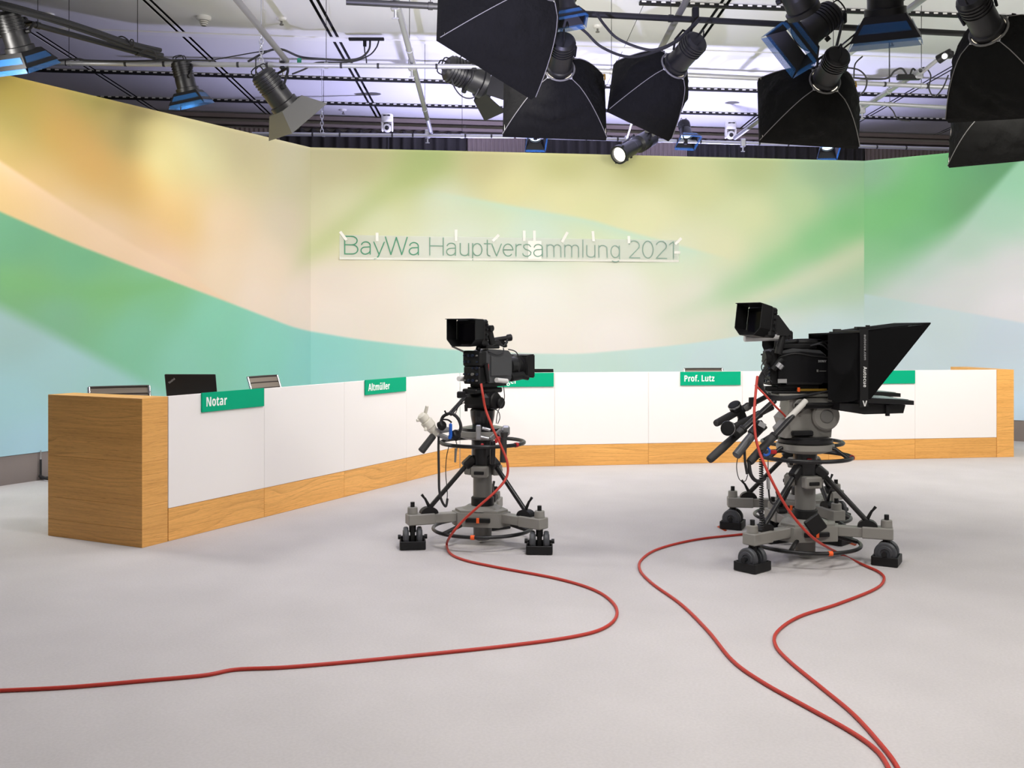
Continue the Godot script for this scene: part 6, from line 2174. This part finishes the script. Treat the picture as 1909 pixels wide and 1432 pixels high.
	drape("power_cable", [Vector3(-2.656, 4.328, -10.400), Vector3(-2.643, 4.121, -10.350), Vector3(-2.615, 4.054, -10.350), Vector3(-2.560, 4.021, -10.350), Vector3(-2.575, 3.954, -10.300)], 0.006, "thin lead looping into the rear of the lamp with grey flaps")
	drape("power_cable", [Vector3(0.539, 4.080, -8.500), Vector3(0.625, 4.016, -8.500), Vector3(0.761, 3.889, -8.500), Vector3(1.000, 3.834, -8.600), Vector3(1.258, 3.912, -8.700), Vector3(1.476, 4.034, -8.750), Vector3(1.635, 4.199, -8.800)], 0.012, "black cable sagging from the upright softbox to the tilted one")
	drape("power_cable", [Vector3(0.716, 4.195, -8.550), Vector3(0.784, 4.055, -8.450), Vector3(0.887, 3.932, -8.400), Vector3(1.080, 3.852, -8.400), Vector3(1.215, 3.843, -8.400), Vector3(1.394, 3.938, -8.450), Vector3(1.607, 4.165, -8.600)], 0.012, "black cable sagging from the black pipe behind the tilted softbox")
	# bundle on the dark slanting pipe
	for k in 3:
		drape("power_cable", [Vector3(-4.534, 4.261, -8.700), Vector3(-4.328, 4.243, -8.850), Vector3(-4.158, 4.242, -9.100), Vector3(-3.964, 4.236, -9.450), Vector3(-3.783, 4.240, -9.900), Vector3(-3.570, 4.241, -10.200)] .map(func(p: Vector3) -> Vector3: return p + Vector3(0, 0.06 + 0.006 * sin(p.x * (4.0 + k)) + 0.03 * (k % 2), 0.048 * (k - 1))), 0.026 - 0.005 * k, ["thickest", "middle", "thinnest"][k] + " black cable strapped along the dark slanting pipe")
	drape("power_cable", [Vector3(-3.762, 4.292, -9.860), Vector3(-3.869, 4.321, -9.850), Vector3(-3.874, 4.358, -9.850), Vector3(-3.827, 4.373, -9.850), Vector3(-3.764, 4.331, -9.850), Vector3(-3.746, 4.282, -9.900), Vector3(-3.716, 4.326, -9.850), Vector3(-3.742, 4.342, -9.850), Vector3(-3.783, 4.303, -9.900)], 0.007, "curled black loop tied on the dark slanting pipe")
	drape("power_cable", [Vector3(-3.695, 4.243, -9.950), Vector3(-3.616, 4.275, -9.950), Vector3(-3.546, 4.248, -9.950), Vector3(-3.543, 4.193, -10.000)], 0.007, "small black arch of cable above the dark slanting pipe")
	drape("power_cable", [Vector3(-4.844, 4.240, -10.300), Vector3(-4.486, 4.273, -10.300), Vector3(-4.349, 4.257, -10.300), Vector3(-3.935, 4.251, -10.300), Vector3(-3.440, 4.262, -10.300), Vector3(-3.069, 4.270, -10.350)], 0.011, "black cable lying along the long aluminium pipe beside the orange wall")
	m = MB.new()
	m.box(Vector3(-4.221, 4.278, -10.420), Vector3(0.06, 0.03, 0.03), 0.008)
	solo("cable_plug", m, M.orange, "small orange plug on the long aluminium pipe", "plug")
	m = MB.new()
	m.box(Vector3(-2.248, 4.337, -10.600), Vector3(0.045, 0.055, 0.02), 0.006)
	solo("cable_strap", m, M.green_plastic, "small green strap round the sagging cable by the lamp with grey flaps", "strap")
	# leads of the dark lamp and the tangle over the green wall
	drape("power_cable", [Vector3(-0.468, 4.581, -10.600), Vector3(-0.536, 4.382, -10.600), Vector3(-0.638, 4.241, -10.600), Vector3(-0.612, 4.059, -10.550), Vector3(-0.522, 3.946, -10.550), Vector3(-0.409, 3.934, -10.550), Vector3(-0.347, 4.030, -10.550)], 0.008, "black lead looping below the dark lamp with black barn doors")
	drape("power_cable", [Vector3(-0.758, 4.324, -10.700), Vector3(-0.652, 4.288, -10.650), Vector3(-0.538, 4.322, -10.650), Vector3(-0.447, 4.379, -10.650)], 0.008, "short black lead from the long pipe to the dark lamp with black barn doors")
	drape("power_cable", [Vector3(3.605, 4.342, -10.900), Vector3(3.763, 4.318, -10.900), Vector3(3.850, 4.225, -10.900), Vector3(3.832, 4.097, -10.900), Vector3(3.704, 3.969, -10.900)], 0.009, "black cable arching beside the softbox with plain back")
	drape("power_cable", [Vector3(3.716, 4.231, -10.900), Vector3(3.728, 4.377, -10.900), Vector3(3.809, 4.464, -10.900)], 0.008, "black cable rising from the long pipe beside the softbox with plain back")
	drape("power_cable", [Vector3(3.721, 4.243, -10.950), Vector3(4.091, 4.244, -11.000), Vector3(4.197, 4.332, -11.000), Vector3(4.279, 4.356, -11.000), Vector3(4.370, 4.280, -11.050), Vector3(4.417, 4.369, -11.050), Vector3(4.508, 4.299, -11.100)], 0.01, "black cable humping over the long pipe above the green wall")
	drape("power_cable", [Vector3(4.435, 4.286, -11.050), Vector3(4.535, 4.381, -11.050), Vector3(4.612, 4.298, -11.050), Vector3(4.594, 4.150, -11.050), Vector3(4.653, 4.062, -11.050), Vector3(4.742, 4.150, -11.050), Vector3(4.807, 4.298, -11.050)], 0.008, "black cable tangled under the long pipe above the green wall")
	drape("power_cable", [Vector3(4.562, 4.286, -12.300), Vector3(4.667, 4.180, -12.300), Vector3(4.733, 4.075, -12.300), Vector3(4.884, 4.055, -12.300)], 0.008, "thin cable curling below the short thin pipe")
	m = MB.new()
	m.box(Vector3(4.370, 4.274, -11.050), Vector3(0.26, 0.06, 0.06), 0.01)
	solo("power_box", m, M.black, "black power box lying on the long pipe above the green wall", "box")
	# a steel arm with a small camera over the green wall
	at = Vector3(4.476, 4.298, -11.050)
	var arm := thing("mini_camera", at, "steel arm with a small black camera above the green printed wall", "camera")
	m = MB.new()
	m.cyl(Vector3.ZERO, Vector3(4.606, 4.419, -10.800) - at, 0.022, -1.0, 12)
	part("arm", m, M.steel, arm)
	m = MB.new()
	m.box(Vector3.ZERO, Vector3(0.09, 0.09, 0.09), 0.015)
	part("clamp", m, M.steel, arm)
	m = MB.new()
	m.cyl(Vector3(4.583, 4.396, -10.800) - at, Vector3(4.689, 4.461, -10.700) - at, 0.05, 0.04, 16, 0.006)
	m.box(Vector3(4.663, 4.432, -10.720) - at, Vector3(0.10, 0.07, 0.08), 0.012)
	part("camera_head", m, M.black, arm)
	m = MB.new()
	m.cyl(Vector3(4.612, 4.410, -10.680) - at, Vector3(4.580, 4.388, -10.620) - at, 0.03, -1.0, 14)
	part("lens", m, M.steel, arm)
	# unseen floor lamp, out of view, placed to light the ceiling over the set
	var f := thing("unseen_floor_uplight", Vector3(-0.7, 0.0, -1.9), "unseen floor standing cool uplight, out of view, placed to light the ceiling over the set", "lamp")
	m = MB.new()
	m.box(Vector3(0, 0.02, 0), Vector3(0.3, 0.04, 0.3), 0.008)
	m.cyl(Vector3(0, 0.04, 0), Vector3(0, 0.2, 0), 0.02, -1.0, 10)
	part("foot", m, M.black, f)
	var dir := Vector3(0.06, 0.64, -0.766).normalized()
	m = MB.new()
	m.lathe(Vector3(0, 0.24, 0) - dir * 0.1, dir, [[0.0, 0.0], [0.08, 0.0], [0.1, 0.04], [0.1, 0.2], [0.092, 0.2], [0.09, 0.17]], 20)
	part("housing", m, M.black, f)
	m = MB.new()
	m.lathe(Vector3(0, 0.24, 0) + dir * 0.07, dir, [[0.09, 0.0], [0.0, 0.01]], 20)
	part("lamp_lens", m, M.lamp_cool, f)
	spot_light("unseen_floor_uplight_light", Vector3(-0.7, 0.24, -1.9) + dir * 0.12, dir, 22.0, 95.0, VIOLET, 0.05, 0.3)
	# unseen cool lamps hidden behind the printed wall, placed to light the far ceiling
	for q in [[Vector3(-0.4, 0, -15.5), "unseen cool lamp on a stand behind the printed wall with the lettering, placed to light the ceiling"], [Vector3(3.4, 0, -16.1), "unseen cool lamp on a stand behind the printed wall by the green corner, placed to light the ceiling"]]:
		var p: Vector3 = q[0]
		var n := thing("unseen_rear_lamp", p, q[1], "lamp", "unseen lamps behind the set")
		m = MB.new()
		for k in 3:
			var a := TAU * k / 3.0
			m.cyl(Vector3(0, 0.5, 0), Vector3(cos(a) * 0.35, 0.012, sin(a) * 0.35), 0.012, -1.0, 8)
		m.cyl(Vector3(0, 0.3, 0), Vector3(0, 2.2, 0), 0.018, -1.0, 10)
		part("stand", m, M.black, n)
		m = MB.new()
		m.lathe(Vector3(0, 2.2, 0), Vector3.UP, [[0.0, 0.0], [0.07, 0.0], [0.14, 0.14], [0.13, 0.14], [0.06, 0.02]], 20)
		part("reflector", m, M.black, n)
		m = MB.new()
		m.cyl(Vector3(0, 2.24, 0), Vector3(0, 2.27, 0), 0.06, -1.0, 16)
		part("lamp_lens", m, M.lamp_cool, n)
		spot_light("unseen_rear_lamp_light", p + Vector3(0, 2.36, 0), Vector3(0.0, 1.0, 0.35), 68.0, 20.0, VIOLET, 0.06, 0.5)
